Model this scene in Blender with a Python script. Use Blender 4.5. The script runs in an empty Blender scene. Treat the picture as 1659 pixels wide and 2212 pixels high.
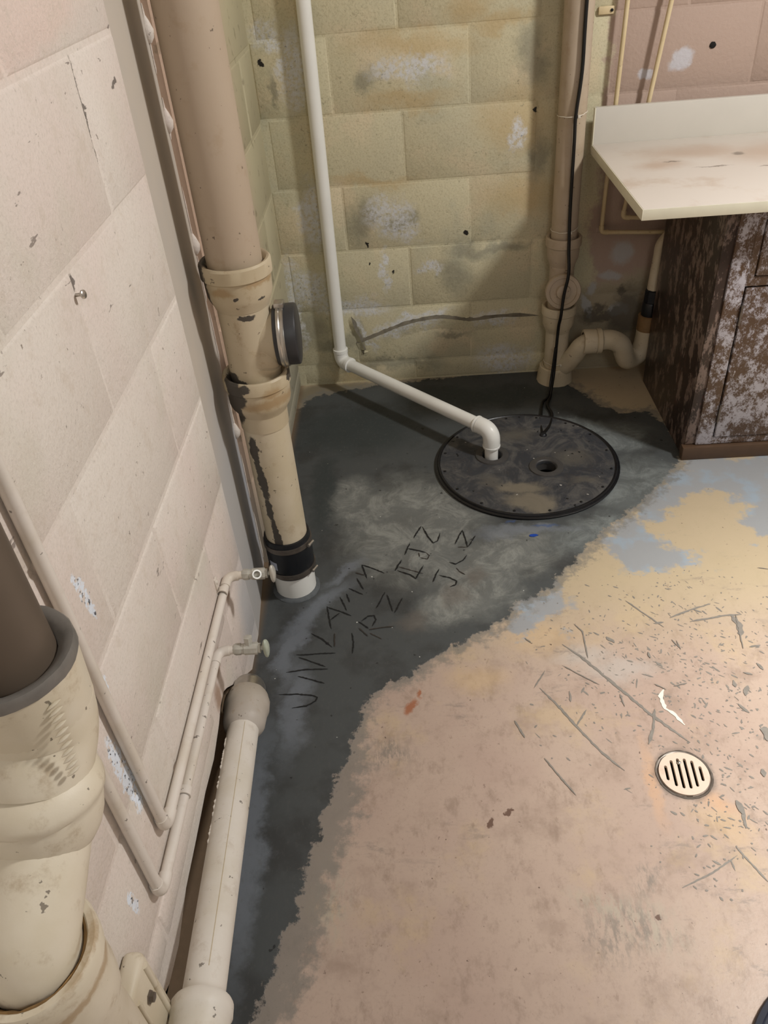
import bpy, bmesh, math, random
import numpy as np
from mathutils import Vector, Matrix

# ------------------------------------------------------------------ camera, world, lights, exposure
scene = bpy.context.scene
COL = scene.collection
F_PX, IMG_W, IMG_H, CAM_H = 1714.08, 1659.0, 2212.0, 1.40
R = np.array([[0.99738581, -0.05222654, -0.04993923],
              [0.00711792, -0.61673339, 0.78713993],
              [-0.07190879, -0.78543766, -0.61474939]])       # world = R @ (right, down, forward)
cam_d = bpy.data.cameras.new('camera')
cam = bpy.data.objects.new('camera', cam_d)
COL.objects.link(cam)
cam_d.sensor_fit = 'VERTICAL'
cam_d.sensor_height = 24.0
cam_d.lens = F_PX / IMG_H * 24.0
cam_d.clip_start = 0.02
cam.matrix_world = Matrix(((R[0, 0], -R[0, 1], -R[0, 2], 0), (R[1, 0], -R[1, 1], -R[1, 2], 0),
                           (R[2, 0], -R[2, 1], -R[2, 2], CAM_H), (0, 0, 0, 1)))
scene.camera = cam
scene.view_settings.view_transform = 'Standard'
scene.view_settings.look = 'None'
scene.view_settings.gamma = 1.0
scene.view_settings.use_curve_mapping = False
scene.view_settings.exposure = 0.0

world = bpy.data.worlds.new('world')
scene.world = world
world.use_nodes = True
world.node_tree.nodes['Background'].inputs[0].default_value = (0.9, 0.95, 1.0, 1)
world.node_tree.nodes['Background'].inputs[1].default_value = 0.05


def lamp(name, kind, loc, target, energy, color, size=0.2, **kw):
    d = bpy.data.lights.new(name, kind)
    d.energy = energy
    d.color = color
    if kind == 'AREA':
        d.shape = 'RECTANGLE'
        d.size = size
        d.size_y = kw.get('size_y', size)
    else:
        d.shadow_soft_size = size
    if kind == 'SPOT':
        d.spot_size = math.radians(kw.get('cone', 60))
        d.spot_blend = kw.get('blend', 1.0)
    o = bpy.data.objects.new(name, d)
    COL.objects.link(o)
    o.location = loc
    o.rotation_euler = (Vector(target) - Vector(loc)).to_track_quat('-Z', 'Y').to_euler()
    return o


lamp('area_lamp', 'AREA', (1.78, 1.08, 2.32), (0.3, 1.5, 0.4), 44, (1.0, 0.985, 0.965), 0.22, size_y=0.22)
lamp('area_lamp', 'AREA', (0.55, -0.9, 2.36), (0.1, 0.7, 0), 18, (0.95, 0.98, 1.0), 0.6, size_y=1.2)  # unseen fill added behind the camera to brighten the foreground
lamp('floor_fill_spot', 'SPOT', (1.70, 0.80, 2.05), (1.08, 0.90, 0), 235, (1.0, 0.98, 0.93), 0.10, cone=52, blend=1.0)  # added spot without a seen fixture, makes the bright patch on the right floor


# ------------------------------------------------------------------ pixel helpers (used to measure, on 1659x2212)
def ray(px):
    return R @ np.array([px[0] - IMG_W / 2, px[1] - IMG_H / 2, F_PX])


def on_z(px, z=0.0):
    d = ray(px)
    return Vector(d * ((z - CAM_H) / d[2])) + Vector((0, 0, CAM_H))


def on_x(px, x):
    d = ray(px)
    return Vector(d * (x / d[0])) + Vector((0, 0, CAM_H))


def on_y(px, y):
    d = ray(px)
    return Vector(d * (y / d[1])) + Vector((0, 0, CAM_H))


rnd = random.Random(7)
RIB = 0


# ------------------------------------------------------------------ mesh helpers
class MB:
    def __init__(self):
        self.v, self.f, self.s = [], [], []

    def add(self, vs, fs, smooth=False):
        o = len(self.v)
        self.v += [Vector(v) for v in vs]
        self.f += [tuple(i + o for i in f) for f in fs]
        self.s += [smooth] * len(fs)
        return self

    def bm(self, b, smooth=False):
        b.verts.index_update()
        self.add([v.co.copy() for v in b.verts], [[v.index for v in f.verts] for f in b.faces], smooth)
        b.free()
        return self

    def box(self, lo, hi, bev=0.0, seg=2):
        b = bmesh.new()
        bmesh.ops.create_cube(b, size=1)
        c = (Vector(lo) + Vector(hi)) / 2
        d = Vector(hi) - Vector(lo)
        for v in b.verts:
            v.co = Vector((v.co.x * d.x, v.co.y * d.y, v.co.z * d.z)) + c
        if bev:
            bmesh.ops.bevel(b, geom=list(b.edges), offset=bev, segments=seg, affect='EDGES', profile=0.5)
        return self.bm(b)

    def lathe(self, origin, direction, prof, seg=32, cap=True, wob=0.0):
        d = Vector(direction).normalized()
        u = d.orthogonal().normalized()
        w = d.cross(u)
        o = Vector(origin)
        vs, fs = [], []
        for t, r in prof:
            for i in range(seg):
                a = 2 * math.pi * i / seg
                rr = r * (1 + wob * rnd.uniform(-1, 1))
                vs.append(o + d * t + (u * math.cos(a) + w * math.sin(a)) * rr)
        n = len(prof)
        for k in range(n - 1):
            for i in range(seg):
                j = (i + 1) % seg
                fs.append((k * seg + i, k * seg + j, (k + 1) * seg + j, (k + 1) * seg + i))
        if cap:
            fs.append(tuple(reversed(range(seg))))
            fs.append(tuple((n - 1) * seg + i for i in range(seg)))
        return self.add(vs, fs, True)

    def sweep(self, pts, rad, seg=20, cap=True):
        pts = [Vector(p) for p in pts]
        n = len(pts)
        if not hasattr(rad, '__len__'):
            rad = [rad] * n
        tan = []
        for i in range(n):
            a = pts[max(i - 1, 0)]
            b = pts[min(i + 1, n - 1)]
            t = (b - a)
            if t.length < 1e-7:
                t = tan[-1] if tan else Vector((0, 0, 1))
            tan.append(t.normalized())
        u = tan[0].orthogonal().normalized()
        vs, fs = [], []
        for i in range(n):
            u = (u - tan[i] * u.dot(tan[i])).normalized()
            w = tan[i].cross(u)
            for k in range(seg):
                a = 2 * math.pi * k / seg
                vs.append(pts[i] + (u * math.cos(a) + w * math.sin(a)) * rad[i])
        for i in range(n - 1):
            for k in range(seg):
                j = (k + 1) % seg
                fs.append((i * seg + k, i * seg + j, (i + 1) * seg + j, (i + 1) * seg + k))
        if cap:
            fs.append(tuple(reversed(range(seg))))
            fs.append(tuple((n - 1) * seg + k for k in range(seg)))
        return self.add(vs, fs, True)

    def ribbon(self, pts, width, z=0.0006, jit=0.35, step=0.006, taper=True):
        global RIB
        RIB += 1
        z += 0.00003 * (RIB % 40)
        P = [Vector((p[0], p[1], 0)) for p in pts]
        Q = [P[0]]
        for a, b in zip(P, P[1:]):
            m = max(1, int((b - a).length / step))
            Q += [a.lerp(b, (i + 1) / m) for i in range(m)]
        n = len(Q)
        vs = []
        for i, q in enumerate(Q):
            t = (Q[min(i + 1, n - 1)] - Q[max(i - 1, 0)]).normalized()
            s = Vector((-t.y, t.x, 0))
            e = min(i, n - 1 - i) / max(1, n * 0.18)
            w = width * 0.5 * (min(1, 0.25 + e) if taper else 1)
            vs += [q + s * w * rnd.uniform(1 - jit, 1 + jit) + Vector((0, 0, z)),
                   q - s * w * rnd.uniform(1 - jit, 1 + jit) + Vector((0, 0, z))]
        return self.add(vs, [(2 * i, 2 * i + 1, 2 * i + 3, 2 * i + 2) for i in range(n - 1)])

    def plate(self, outer, holes, z0, z1):
        b = bmesh.new()
        loops = [outer] + holes
        es = []
        for L in loops:
            vv = [b.verts.new((p[0], p[1], z1)) for p in L]
            es += [b.edges.new((vv[i], vv[(i + 1) % len(vv)])) for i in range(len(vv))]
        bmesh.ops.triangle_fill(b, use_beauty=True, use_dissolve=False, edges=es, normal=(0, 0, 1))
        top = [[v.co.copy() for v in f.verts] for f in b.faces]
        b.free()
        for t in top:
            if (t[1] - t[0]).cross(t[2] - t[0]).z < 0:
                t.reverse()
            self.add(t, [(0, 1, 2)])
            self.add([Vector((p.x, p.y, z0)) for p in reversed(t)], [(0, 1, 2)])
        for L in loops:
            n = len(L)
            self.add([(p[0], p[1], z1) for p in L] + [(p[0], p[1], z0) for p in L],
                     [(i, (i + 1) % n, n + (i + 1) % n, n + i) for i in range(n)])
        return self

    def build(self, name, mat, parent=None, kind=None, label=None):
        off = Vector(WLOC[parent.name]) if parent else Vector((0, 0, 0))
        me = bpy.data.meshes.new(name)
        me.from_pydata([tuple(v - off) for v in self.v], [], self.f)
        me.polygons.foreach_set('use_smooth', self.s)
        b = bmesh.new()
        b.from_mesh(me)
        bmesh.ops.remove_doubles(b, verts=b.verts, dist=1e-6)
        bmesh.ops.recalc_face_normals(b, faces=b.faces)
        b.to_mesh(me)
        b.free()
        me.update()
        try:
            me.set_sharp_from_angle(angle=math.radians(38))
        except Exception:
            pass
        o = bpy.data.objects.new(name, me)
        COL.objects.link(o)
        me.materials.append(mat)
        if parent:
            o.parent = parent
        WLOC[o.name] = tuple(off)
        if kind:
            o['kind'] = kind
        if label:
            o['label'] = label
        return o


WLOC = {}


def thing(name, label, cat, loc, group=None):
    o = bpy.data.objects.new(name, None)
    o.empty_display_size = 0.05
    COL.objects.link(o)
    o.location = loc
    o['label'] = label
    o['category'] = cat
    if group:
        o['group'] = group
    WLOC[o.name] = tuple(loc)
    return o


def tag(o, label, cat, group=None):
    o['label'] = label
    o['category'] = cat
    if group:
        o['group'] = group
    return o


def smooth_path(pts, n=8):
    P = [Vector(p) for p in pts]
    P = [P[0] * 2 - P[1]] + P + [P[-1] * 2 - P[-2]]
    out = []
    for i in range(1, len(P) - 2):
        for k in range(n):
            t = k / n
            a, b, c, d = P[i - 1], P[i], P[i + 1], P[i + 2]
            out.append(0.5 * ((2 * b) + (c - a) * t + (2 * a - 5 * b + 4 * c - d) * t * t + (3 * b - a - 3 * c + d) * t ** 3))
    out.append(P[-2])
    return out


def arc_path(a, corner, b, rad, n=8):
    """straight a -> corner -> b with the corner rounded"""
    a, c, b = Vector(a), Vector(corner), Vector(b)
    p = c + (a - c).normalized() * rad
    q = c + (b - c).normalized() * rad
    mid = [(p * (1 - t) ** 2 + c * 2 * t * (1 - t) + q * t * t) for t in [i / n for i in range(n + 1)]]
    return [a] + mid + [b]


def circle(cx, cy, r, n=48, a0=0.0):
    return [(cx + r * math.cos(a0 + 2 * math.pi * i / n), cy + r * math.sin(a0 + 2 * math.pi * i / n)) for i in range(n)]


# ------------------------------------------------------------------ material helpers
def srgb(*c):
    return tuple(((x / 255) / 12.92 if x / 255 <= 0.04045 else (((x / 255) + 0.055) / 1.055) ** 2.4) for x in c) + (1,)


class Mat:
    def __init__(self, name, rough=0.6, metal=0.0, spec=0.4):
        self.m = bpy.data.materials.new(name)
        self.m.use_nodes = True
        self.nt = self.m.node_tree
        self.b = self.nt.nodes['Principled BSDF']
        self.b.inputs['Roughness'].default_value = rough
        self.b.inputs['Metallic'].default_value = metal
        self.b.inputs['Specular IOR Level'].default_value = spec
        self.pos = self.n('ShaderNodeNewGeometry').outputs['Position']
        self.col = None
        self.bumps = []

    def n(self, t, **kw):
        x = self.nt.nodes.new(t)
        for k, v in kw.items():
            setattr(x, k, v)
        return x

    def l(self, a, b):
        self.nt.links.new(a, b)

    def mathn(self, op, a, b=0.0, clamp=False):
        x = self.n('ShaderNodeMath', operation=op, use_clamp=clamp)
        for i, v in enumerate((a, b)):
            if hasattr(v, 'links'):
                self.l(v, x.inputs[i])
            else:
                x.inputs[i].default_value = v
        return x.outputs[0]

    def noise(self, scale, detail=4, rough=0.55, stretch=None, off=(0, 0, 0), out='Fac', dist=0.0):
        src = self.pos
        m = self.n('ShaderNodeMapping')
        m.inputs['Location'].default_value = off
        m.inputs['Scale'].default_value = stretch or (1, 1, 1)
        self.l(src, m.inputs['Vector'])
        x = self.n('ShaderNodeTexNoise')
        x.inputs['Scale'].default_value = scale
        x.inputs['Detail'].default_value = detail
        x.inputs['Roughness'].default_value = rough
        x.inputs['Distortion'].default_value = dist
        self.l(m.outputs[0], x.inputs['Vector'])
        return x.outputs[out]

    def ramp(self, v, lo, hi, a=0.0, b=1.0):
        x = self.n('ShaderNodeMapRange')
        x.interpolation_type = 'SMOOTHSTEP'
        self.l(v, x.inputs['Value'])
        x.inputs['From Min'].default_value = lo
        x.inputs['From Max'].default_value = hi
        x.inputs['To Min'].default_value = a
        x.inputs['To Max'].default_value = b
        return x.outputs['Result']

    def base(self, c):
        x = self.n('ShaderNodeRGB')
        x.outputs[0].default_value = c
        self.col = x.outputs[0]
        return self

    def mix(self, mask, c, amt=1.0, blend='MIX'):
        x = self.n('ShaderNodeMix', data_type='RGBA', blend_type=blend)
        if amt != 1.0:
            mask = self.mathn('MULTIPLY', mask, amt)
        self.l(mask, x.inputs['Factor'])
        self.l(self.col, x.inputs['A'])
        if hasattr(c, 'links'):
            self.l(c, x.inputs['B'])
        else:
            x.inputs['B'].default_value = c
        self.col = x.outputs['Result']
        return self

    def warped(self, axes, amp, scale):
        """2-D position (metres) in the plane of a surface, edges broken up by noise"""
        s = self.n('ShaderNodeSeparateXYZ')
        self.l(self.pos, s.inputs[0])
        c = self.n('ShaderNodeCombineXYZ')
        self.l(s.outputs[axes[0]], c.inputs[0])
        self.l(s.outputs[axes[1]], c.inputs[1])
        nz = self.noise(scale, 6, 0.68, out='Color')
        v = self.n('ShaderNodeVectorMath', operation='SUBTRACT')
        self.l(nz, v.inputs[0])
        v.inputs[1].default_value = (0.5, 0.5, 0.5)
        k = self.n('ShaderNodeVectorMath', operation='SCALE')
        self.l(v.outputs[0], k.inputs[0])
        k.inputs['Scale'].default_value = amp
        a = self.n('ShaderNodeVectorMath', operation='ADD')
        self.l(c.outputs[0], a.inputs[0])
        self.l(k.outputs[0], a.inputs[1])
        z = self.n('ShaderNodeVectorMath', operation='MULTIPLY')
        self.l(a.outputs[0], z.inputs[0])
        z.inputs[1].default_value = (1, 1, 0)
        return z.outputs[0]

    def blobs(self, vec, items, soft=(0.0, 0.45)):
        """items: (cx, cy, rx, ry, rotation in degrees)"""
        res = None
        for it in items:
            m = self.n('ShaderNodeMapping', vector_type='TEXTURE')
            m.inputs['Location'].default_value = (it[0], it[1], 0)
            m.inputs['Rotation'].default_value = (0, 0, math.radians(it[4] if len(it) > 4 else 0))
            m.inputs['Scale'].default_value = (it[2], it[3], 1)
            self.l(vec, m.inputs['Vector'])
            g = self.n('ShaderNodeTexGradient', gradient_type='SPHERICAL')
            self.l(m.outputs[0], g.inputs[0])
            r = self.ramp(g.outputs['Fac'], soft[0], soft[1])
            res = r if res is None else self.mathn('MAXIMUM', res, r)
        return res

    def attr(self, name):
        return self.n('ShaderNodeAttribute', attribute_name=name).outputs['Fac']

    def bump(self, h, strength=0.3, dist=0.002):
        x = self.n('ShaderNodeBump')
        x.inputs['Strength'].default_value = strength
        x.inputs['Distance'].default_value = dist
        self.l(h, x.inputs['Height'])
        if self.bumps:
            self.l(self.bumps[-1], x.inputs['Normal'])
        self.bumps.append(x.outputs[0])
        return self

    def rough(self, v):
        self.l(v, self.b.inputs['Roughness'])
        return self

    def done(self):
        if self.col is not None:
            self.l(self.col, self.b.inputs['Base Color'])
        if self.bumps:
            self.l(self.bumps[-1], self.b.inputs['Normal'])
        return self.m


def plain(name, c, rough=0.5, metal=0.0, var=0.15, scale=40, bump=0.0):
    m = Mat(name, rough, metal).base(c)
    nz = m.noise(scale, 4)
    m.mix(m.ramp(nz, 0.35, 0.7), tuple(x * (1 - var * 2) for x in c[:3]) + (1,), 0.6)
    if bump:
        m.bump(m.noise(scale * 4, 3), bump, 0.001)
    return m.done()


XB = 2.568      # back wall plane (y)
XL = -0.417     # near left wall plane (x)
XF = -0.425     # far left wall plane (x)


def mat_left():
    m = Mat('painted_block_pink', 0.62).base(srgb(224, 216, 206))
    m.mix(m.ramp(m.noise(2.2, 3), 0.40, 0.62), srgb(222, 208, 199), 0.8)
    m.mix(m.ramp(m.noise(5, 4, off=(3, 1, 2)), 0.5, 0.72), srgb(212, 206, 192), 0.7)
    w = m.warped((1, 2), 0.05, 14)
    m.mix(m.blobs(w, [(1.23, 1.42, 0.16, 0.13), (1.05, 1.33, 0.2, 0.06), (.95, 1.32, .2, .06)]), srgb(226, 202, 190), 0.6)
    m.mix(m.ramp(m.noise(210, 3, 0.7), 0.45, 0.75), srgb(190, 180, 168), 0.45)
    m.mix(m.ramp(m.noise(28, 5, 0.7, off=(2, 7, 5)), 0.52, 0.72), srgb(208, 196, 182), 0.6)
    # pits and flecks of dirt
    fl = m.ramp(m.noise(75, 3, 0.6, stretch=(1, 1, 1.0)), 0.665, 0.70)
    den = m.ramp(m.noise(4, 2, off=(7, 3, 1)), 0.42, 0.62)
    m.mix(m.mathn('MULTIPLY', fl, den), srgb(120, 106, 94), 0.75)
    fl2 = m.ramp(m.noise(38, 3, 0.6, stretch=(1, 0.5, 1.6), off=(4, 0, 9)), 0.70, 0.73)
    m.mix(fl2, srgb(110, 98, 90), 0.7)
    # paint worn off, bluish white
    w2 = m.warped((1, 2), 0.035, 45)
    wear = [(.692, .755, .012, .05, 12), (.652, .64, .012, .035, 8), (.612, .50, .018, .10, 3), (.51, .36, .01, .035, 5)]
    msk = m.blobs(w2, wear, (0.05, 0.25))
    m.mix(m.mathn('MULTIPLY', msk, m.ramp(m.noise(110, 4), 0.36, 0.5)), srgb(228, 236, 246))
    m.mix(m.mathn('MULTIPLY', msk, m.ramp(m.noise(130, 4, off=(2, 2, 2)), 0.58, 0.64)), srgb(80, 84, 92))
    # bare greyish base along the far foot of the wall
    m.mix(m.blobs(w, [(1.42, 0.25, 0.16, 0.45, 0), (1.30, 0.12, 0.12, 0.2, 0)], (0, 0.8)), srgb(186, 188, 190), 0.75)
    # rust and dirt near the valves, black chips
    m.mix(m.blobs(w2, [(1.19, .285, .03, .04, 0), (1.03, .245, .04, .04, 0), (.99, .19, .03, .06, 0)], (0, 0.7)), srgb(150, 118, 92), 0.75)
    m.mix(m.blobs(w2, [(1.345, 1.285, .006, .03, 20), (1.28, 1.21, .02, .006, 10), (.94, 1.05, .008, .016, 0), (1.14, 1.20, .003, .08, 0),
                       (.63, .68, .006, .008, 0)], (0.1, 0.3)), srgb(70, 62, 56), 0.8)
    m.bump(m.noise(170, 5, 0.7), 0.55, 0.0025)
    m.bump(m.noise(30, 4), 0.3, 0.004)
    return m.done()


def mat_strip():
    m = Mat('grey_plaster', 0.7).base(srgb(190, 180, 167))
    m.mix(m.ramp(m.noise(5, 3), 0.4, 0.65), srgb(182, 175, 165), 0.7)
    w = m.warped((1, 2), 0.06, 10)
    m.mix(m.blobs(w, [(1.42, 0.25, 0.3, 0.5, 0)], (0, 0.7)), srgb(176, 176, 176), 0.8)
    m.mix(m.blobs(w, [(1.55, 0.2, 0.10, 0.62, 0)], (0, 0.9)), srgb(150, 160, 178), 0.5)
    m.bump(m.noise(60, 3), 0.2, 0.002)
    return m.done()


def mat_far_left():
    m = Mat('painted_block_far', 0.65).base(srgb(188, 162, 142))
    w = m.warped((1, 2), 0.12, 7)
    s = m.n('ShaderNodeSeparateXYZ')
    m.l(w, s.inputs[0])
    m.mix(m.ramp(s.outputs[0], 2.0, 2.35), srgb(184, 176, 146))
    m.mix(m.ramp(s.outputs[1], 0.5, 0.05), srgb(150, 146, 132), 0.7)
    m.mix(m.ramp(m.noise(26, 4), 0.60, 0.7), srgb(120, 110, 86), 0.5)
    m.bump(m.noise(90, 4), 0.3, 0.002)
    return m.done()


def mat_back():
    m = Mat('painted_block_yellow', 0.7).base(srgb(202, 194, 162))
    m.mix(m.ramp(m.noise(3.2, 4), 0.42, 0.62), srgb(192, 186, 158), 0.8)
    m.mix(m.ramp(m.noise(6, 4, off=(5, 0, 3)), 0.52, 0.70), srgb(214, 198, 166), 0.7)
    m.mix(m.ramp(m.noise(4.5, 4, off=(1, 0, 8)), 0.55, 0.75), srgb(176, 177, 156), 0.7)
    m.mix(m.ramp(m.noise(180, 4, 0.7), 0.46, 0.72), srgb(160, 150, 120), 0.55)
    w = m.warped((0, 2), 0.18, 7)
    wf = m.warped((0, 2), 0.05, 26)
    ww = m.warped((0, 2), 0.16, 13)
    # ochre staining
    m.mix(m.blobs(w, [(.05, 1.06, .28, .05, 0), (.02, .92, .2, .04, 0), (.33, .84, .16, .14, 0), (.36, .62, .2, .10, 0), (.2, 1.13, .1, .06, 0),
                      (.30, 1.1, .12, .04, 0), (-.1, .70, .2, .03, 0), (-.22, .04, .12, .07, 0)], (0, 0.9)), srgb(184, 154, 100), 0.5)
    # grey mould
    m.mix(m.blobs(w, [(-.15, .57, .07, .10, 0), (-.02, .57, .07, .05, 0), (.2, .47, .12, .05, 0), (.14, .38, .09, .10, 0), (.37, 1.0, .07, .12, 0),
                      (.4, .74, .04, .12, 0), (-.1, .06, .3, .035, 0), (-.2, .18, .05, .10, 0), (.12, .17, .10, .02, 0), (-.36, .22, .09, .10, 0),
                      (-.37, .95, .02, .08, 0), (-.1, .97, .06, .04, 0), (.3, .48, .14, .03, 0), (-.27, .17, .16, .05, 0)], (0, 0.8)), srgb(122, 121, 106), 0.62)
    spk = m.ramp(m.noise(75, 6, 0.8), 0.58, 0.70)
    m.mix(m.mathn('MULTIPLY', spk, m.ramp(m.noise(5, 3, off=(0, 0, 5)), 0.42, 0.6)), srgb(104, 98, 78), 0.7)
    m.mix(m.ramp(m.noise(30, 4, 0.7, off=(9, 9, 9)), 0.62, 0.70), srgb(132, 124, 98), 0.4)
    # bare / efflorescent white
    wht = m.blobs(ww, [(-.31, 1.02, .05, .14, -14), (-.37, 1.1, .06, .05, 0), (-.30, .60, .06, .15, 0), (-.34, .36, .10, .07, -20), (-.20, .29, .16, .05, -8),
                       (-.02, .22, .19, .035, 14), (.07, .245, .09, .02, 6), (.27, .22, .10, .035, 0), (-.17, .18, .02, .09, 20), (.31, .06, .13, .08, 0),
                       (.02, 1.0, .14, .045, 0), (.0, .55, .05, .07, 0), (-.05, .57, .10, .08, 0), (.33, .80, .04, .06, 0), (-.08, .40, .02, .10, 0),
                       (-.06, .60, .1, .06, 0), (.06, .41, .05, .03, 0), (-.4, .32, .03, .22, 0)], (0.02, 0.65))
    grain = m.ramp(m.noise(80, 6, 0.8), 0.36, 0.58)
    m.mix(m.mathn('MULTIPLY', wht, grain), srgb(208, 210, 212), 0.9)
    m.mix(m.mathn('MULTIPLY', wht, m.ramp(m.noise(120, 4, 0.7, off=(3, 3, 3)), 0.60, 0.66)), srgb(110, 112, 116), 0.7)
    # pink paint from the waste pipe on to the right
    s = m.n('ShaderNodeSeparateXYZ')
    m.l(w, s.inputs[0])
    pink = m.mathn('MULTIPLY', m.ramp(s.outputs[0], 0.575, 0.60), m.ramp(s.outputs[1], 0.28, 0.36))
    m.mix(pink, srgb(176, 154, 140))
    low = m.mathn('MULTIPLY', m.ramp(s.outputs[0], 0.5, 0.56), m.ramp(s.outputs[1], 0.36, 0.28))
    m.mix(low, srgb(150, 138, 118), 0.8)
    m.mix(m.blobs(wf, [(.60, .30, .02, .03, 0), (.66, .34, .05, .02, 0), (.70, .22, .05, .03, 0), (.69, .42, .05, .05, 0), (.59, .24, .015, .06, 20)], (0, .5)), srgb(186, 190, 192), 0.7)
    m.mix(m.blobs(w, [(.65, .21, .10, .03, 0), (.70, .28, .03, .04, 0), (.73, .20, .1, .12, 0)], (0, .6)), srgb(84, 78, 68), 0.8)
    m.mix(m.blobs(wf, [(.795, .965, .045, .032, 30), (.70, .935, .03, .02, 0)], (0.02, .5)), srgb(198, 198, 204), 0.85)
    m.mix(m.blobs(wf, [(-.145, .505, .006, .018, 20), (.185, .515, .014, .008, 0), (-.135, .44, .005, .01, 0), (-.40, 1.04, .012, .014, 0), (-.06, .40, .004, .01, 0),
                       (.39, .86, .006, .012, 0)], (0.1, .4)), srgb(34, 30, 26))
    m.bump(m.noise(95, 5, 0.65), 0.5, 0.003)
    m.bump(m.noise(18, 3), 0.3, 0.004)
    return m.done()


def mat_floor():
    m = Mat('painted_concrete_floor', 0.42, spec=0.35).base(srgb(180, 160, 145))
    m.mix(m.ramp(m.noise(3, 4), 0.38, 0.65), srgb(172, 150, 137), 0.85)
    m.mix(m.ramp(m.noise(9, 5, 0.65, off=(2, 2, 2)), 0.50, 0.72), srgb(156, 136, 122), 0.85)
    m.mix(m.ramp(m.noise(22, 6, 0.75, stretch=(1.2, .7, 1), off=(4, 1, 0)), 0.50, 0.70), srgb(140, 121, 107), 0.6)
    m.mix(m.ramp(m.noise(5, 5, 0.7, off=(9, 4, 0)), 0.52, 0.70), srgb(188, 166, 132), 0.5)
    m.mix(m.ramp(m.noise(140, 4, 0.7), 0.50, 0.75), srgb(150, 132, 118), 0.35)
    w = m.warped((0, 1), 0.10, 9)
    wf = m.warped((0, 1), 0.045, 30)
    s = m.n('ShaderNodeSeparateXYZ')
    m.l(w, s.inputs[0])
    # yellower and thinner paint towards the cabinet
    m.mix(m.ramp(s.outputs[1], 1.15, 1.5), srgb(184, 168, 138), 0.85)
    m.mix(m.blobs(w, [(.26, 1.28, .12, .07, 0), (.52, .80, .08, .06, -30), (.10, 1.16, .10, .06, 0)], (0, .8)), srgb(200, 172, 130), 0.45)
    m.mix(m.blobs(w, [(.42, 1.18, .13, .05, 0), (.35, 1.22, .1, .04, 0)], (0, .8)), srgb(180, 176, 170), 0.5)
    # greyish bald swathes near the front
    m.mix(m.mathn('MULTIPLY', m.blobs(w, [(.34, .62, .10, .06, -20), (.30, .66, .14, .04, -12), (-.2, .68, .05, .12, 0)], (0, .9)),
                  m.ramp(m.noise(60, 4, 0.7, stretch=(1.6, .5, 1)), 0.42, 0.6)), srgb(172, 162, 146), 0.8)
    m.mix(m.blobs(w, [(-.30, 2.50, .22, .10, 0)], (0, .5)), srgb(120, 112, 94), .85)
    # rust
    m.mix(m.blobs(wf, [(-.05, 1.10, .014, .03, -20), (-.03, 1.135, .008, .02, 0)], (0, .7)), srgb(150, 84, 44), 0.8)
    m.mix(m.blobs(w, [(.42, .90, .02, .14, 0), (.53, .845, .06, .03, -30)], (0, 1)), srgb(204, 160, 120), 0.5)
    m.mix(m.mathn('MULTIPLY', m.blobs(w, [(-.10, .98, .07, .05, 40), (.30, .62, .10, .08, 0), (.36, .70, .05, .04, 0)], (0, .8)), m.ramp(m.noise(45, 6, .75, stretch=(1.7, .55, 1), off=(6, 6, 0)), .44, .60)), srgb(122, 116, 108), .7)
    m.mix(m.mathn('MULTIPLY', m.ramp(m.noise(18, 6, .75, stretch=(.6, 1.5, 1), off=(3, 9, 0)), .55, .68), m.ramp(m.noise(3, 3, off=(2, 2, 9)), .45, .6)), srgb(128, 118, 110), .6)
    # dirt flecks
    fl = m.ramp(m.noise(95, 3, 0.6), 0.66, 0.70)
    m.mix(m.mathn('MULTIPLY', fl, m.ramp(m.noise(6, 3, off=(1, 5, 1)), 0.42, 0.6)), srgb(122, 104, 92), 0.7)
    fl = m.ramp(m.noise(40, 4, 0.7, stretch=(1.3, .6, 1), off=(8, 2, 0)), 0.64, 0.70)
    m.mix(fl, srgb(140, 120, 106), 0.5)
    fl = m.ramp(m.noise(70, 2, 0.5, off=(1, 8, 0)), 0.745, 0.76)
    m.mix(fl, srgb(84, 66, 58), 0.8)
    m.mix(m.blobs(wf, [(.095, .82, .009, .009), (.13, .845, .006, .006), (.36, .635, .005, .008)], (0, .3)), srgb(96, 72, 60), 0.9)
    # dark ring of grime round the drain
    m.mix(m.blobs(m.warped((0, 1), 0.025, 40), [(.481, .910, .066, .066)], (0, .28)), srgb(96, 90, 84), 0.75)
    # worn bare concrete
    bare = m.attr('bare')
    nb = m.noise(16, 6, 0.65, off=(3, 3, 3))
    bm_ = m.ramp(m.mathn('ADD', bare, m.mathn('MULTIPLY', m.mathn('SUBTRACT', nb, 0.5), 0.22)), -0.012, 0.022)
    m.mix(bm_, srgb(148, 152, 156), 0.92)
    m.mix(m.mathn('MULTIPLY', bm_, m.ramp(m.noise(10, 4, off=(6, 1, 0)), 0.48, 0.62)), srgb(148, 166, 182), 0.6)
    # new cement, with a smeared edge
    cem = m.attr('cement')
    n1 = m.noise(34, 6, 0.7, stretch=(1, 1, 1))
    n2 = m.noise(12, 5, 0.65, off=(5, 5, 0))
    e = m.mathn('ADD', cem, m.mathn('MULTIPLY', m.mathn('SUBTRACT', n2, 0.5), 0.05))
    s3 = m.n('ShaderNodeSeparateXYZ')
    m.l(m.pos, s3.inputs[0])
    wide = m.ramp(s3.outputs[1], 1.10, 0.85, 0.0, 0.034)
    smear = m.ramp(m.mathn('ADD', m.mathn('ADD', e, wide), m.mathn('MULTIPLY', m.mathn('SUBTRACT', n1, 0.5), 0.16)), -0.042, -0.004)
    m.mix(smear, srgb(122, 119, 112), 0.74)
    core = m.ramp(m.mathn('ADD', e, m.mathn('MULTIPLY', m.mathn('SUBTRACT', n1, 0.5), 0.07)), -0.003, 0.005)
    keep = m.col
    m.base(srgb(74, 77, 77))
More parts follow.
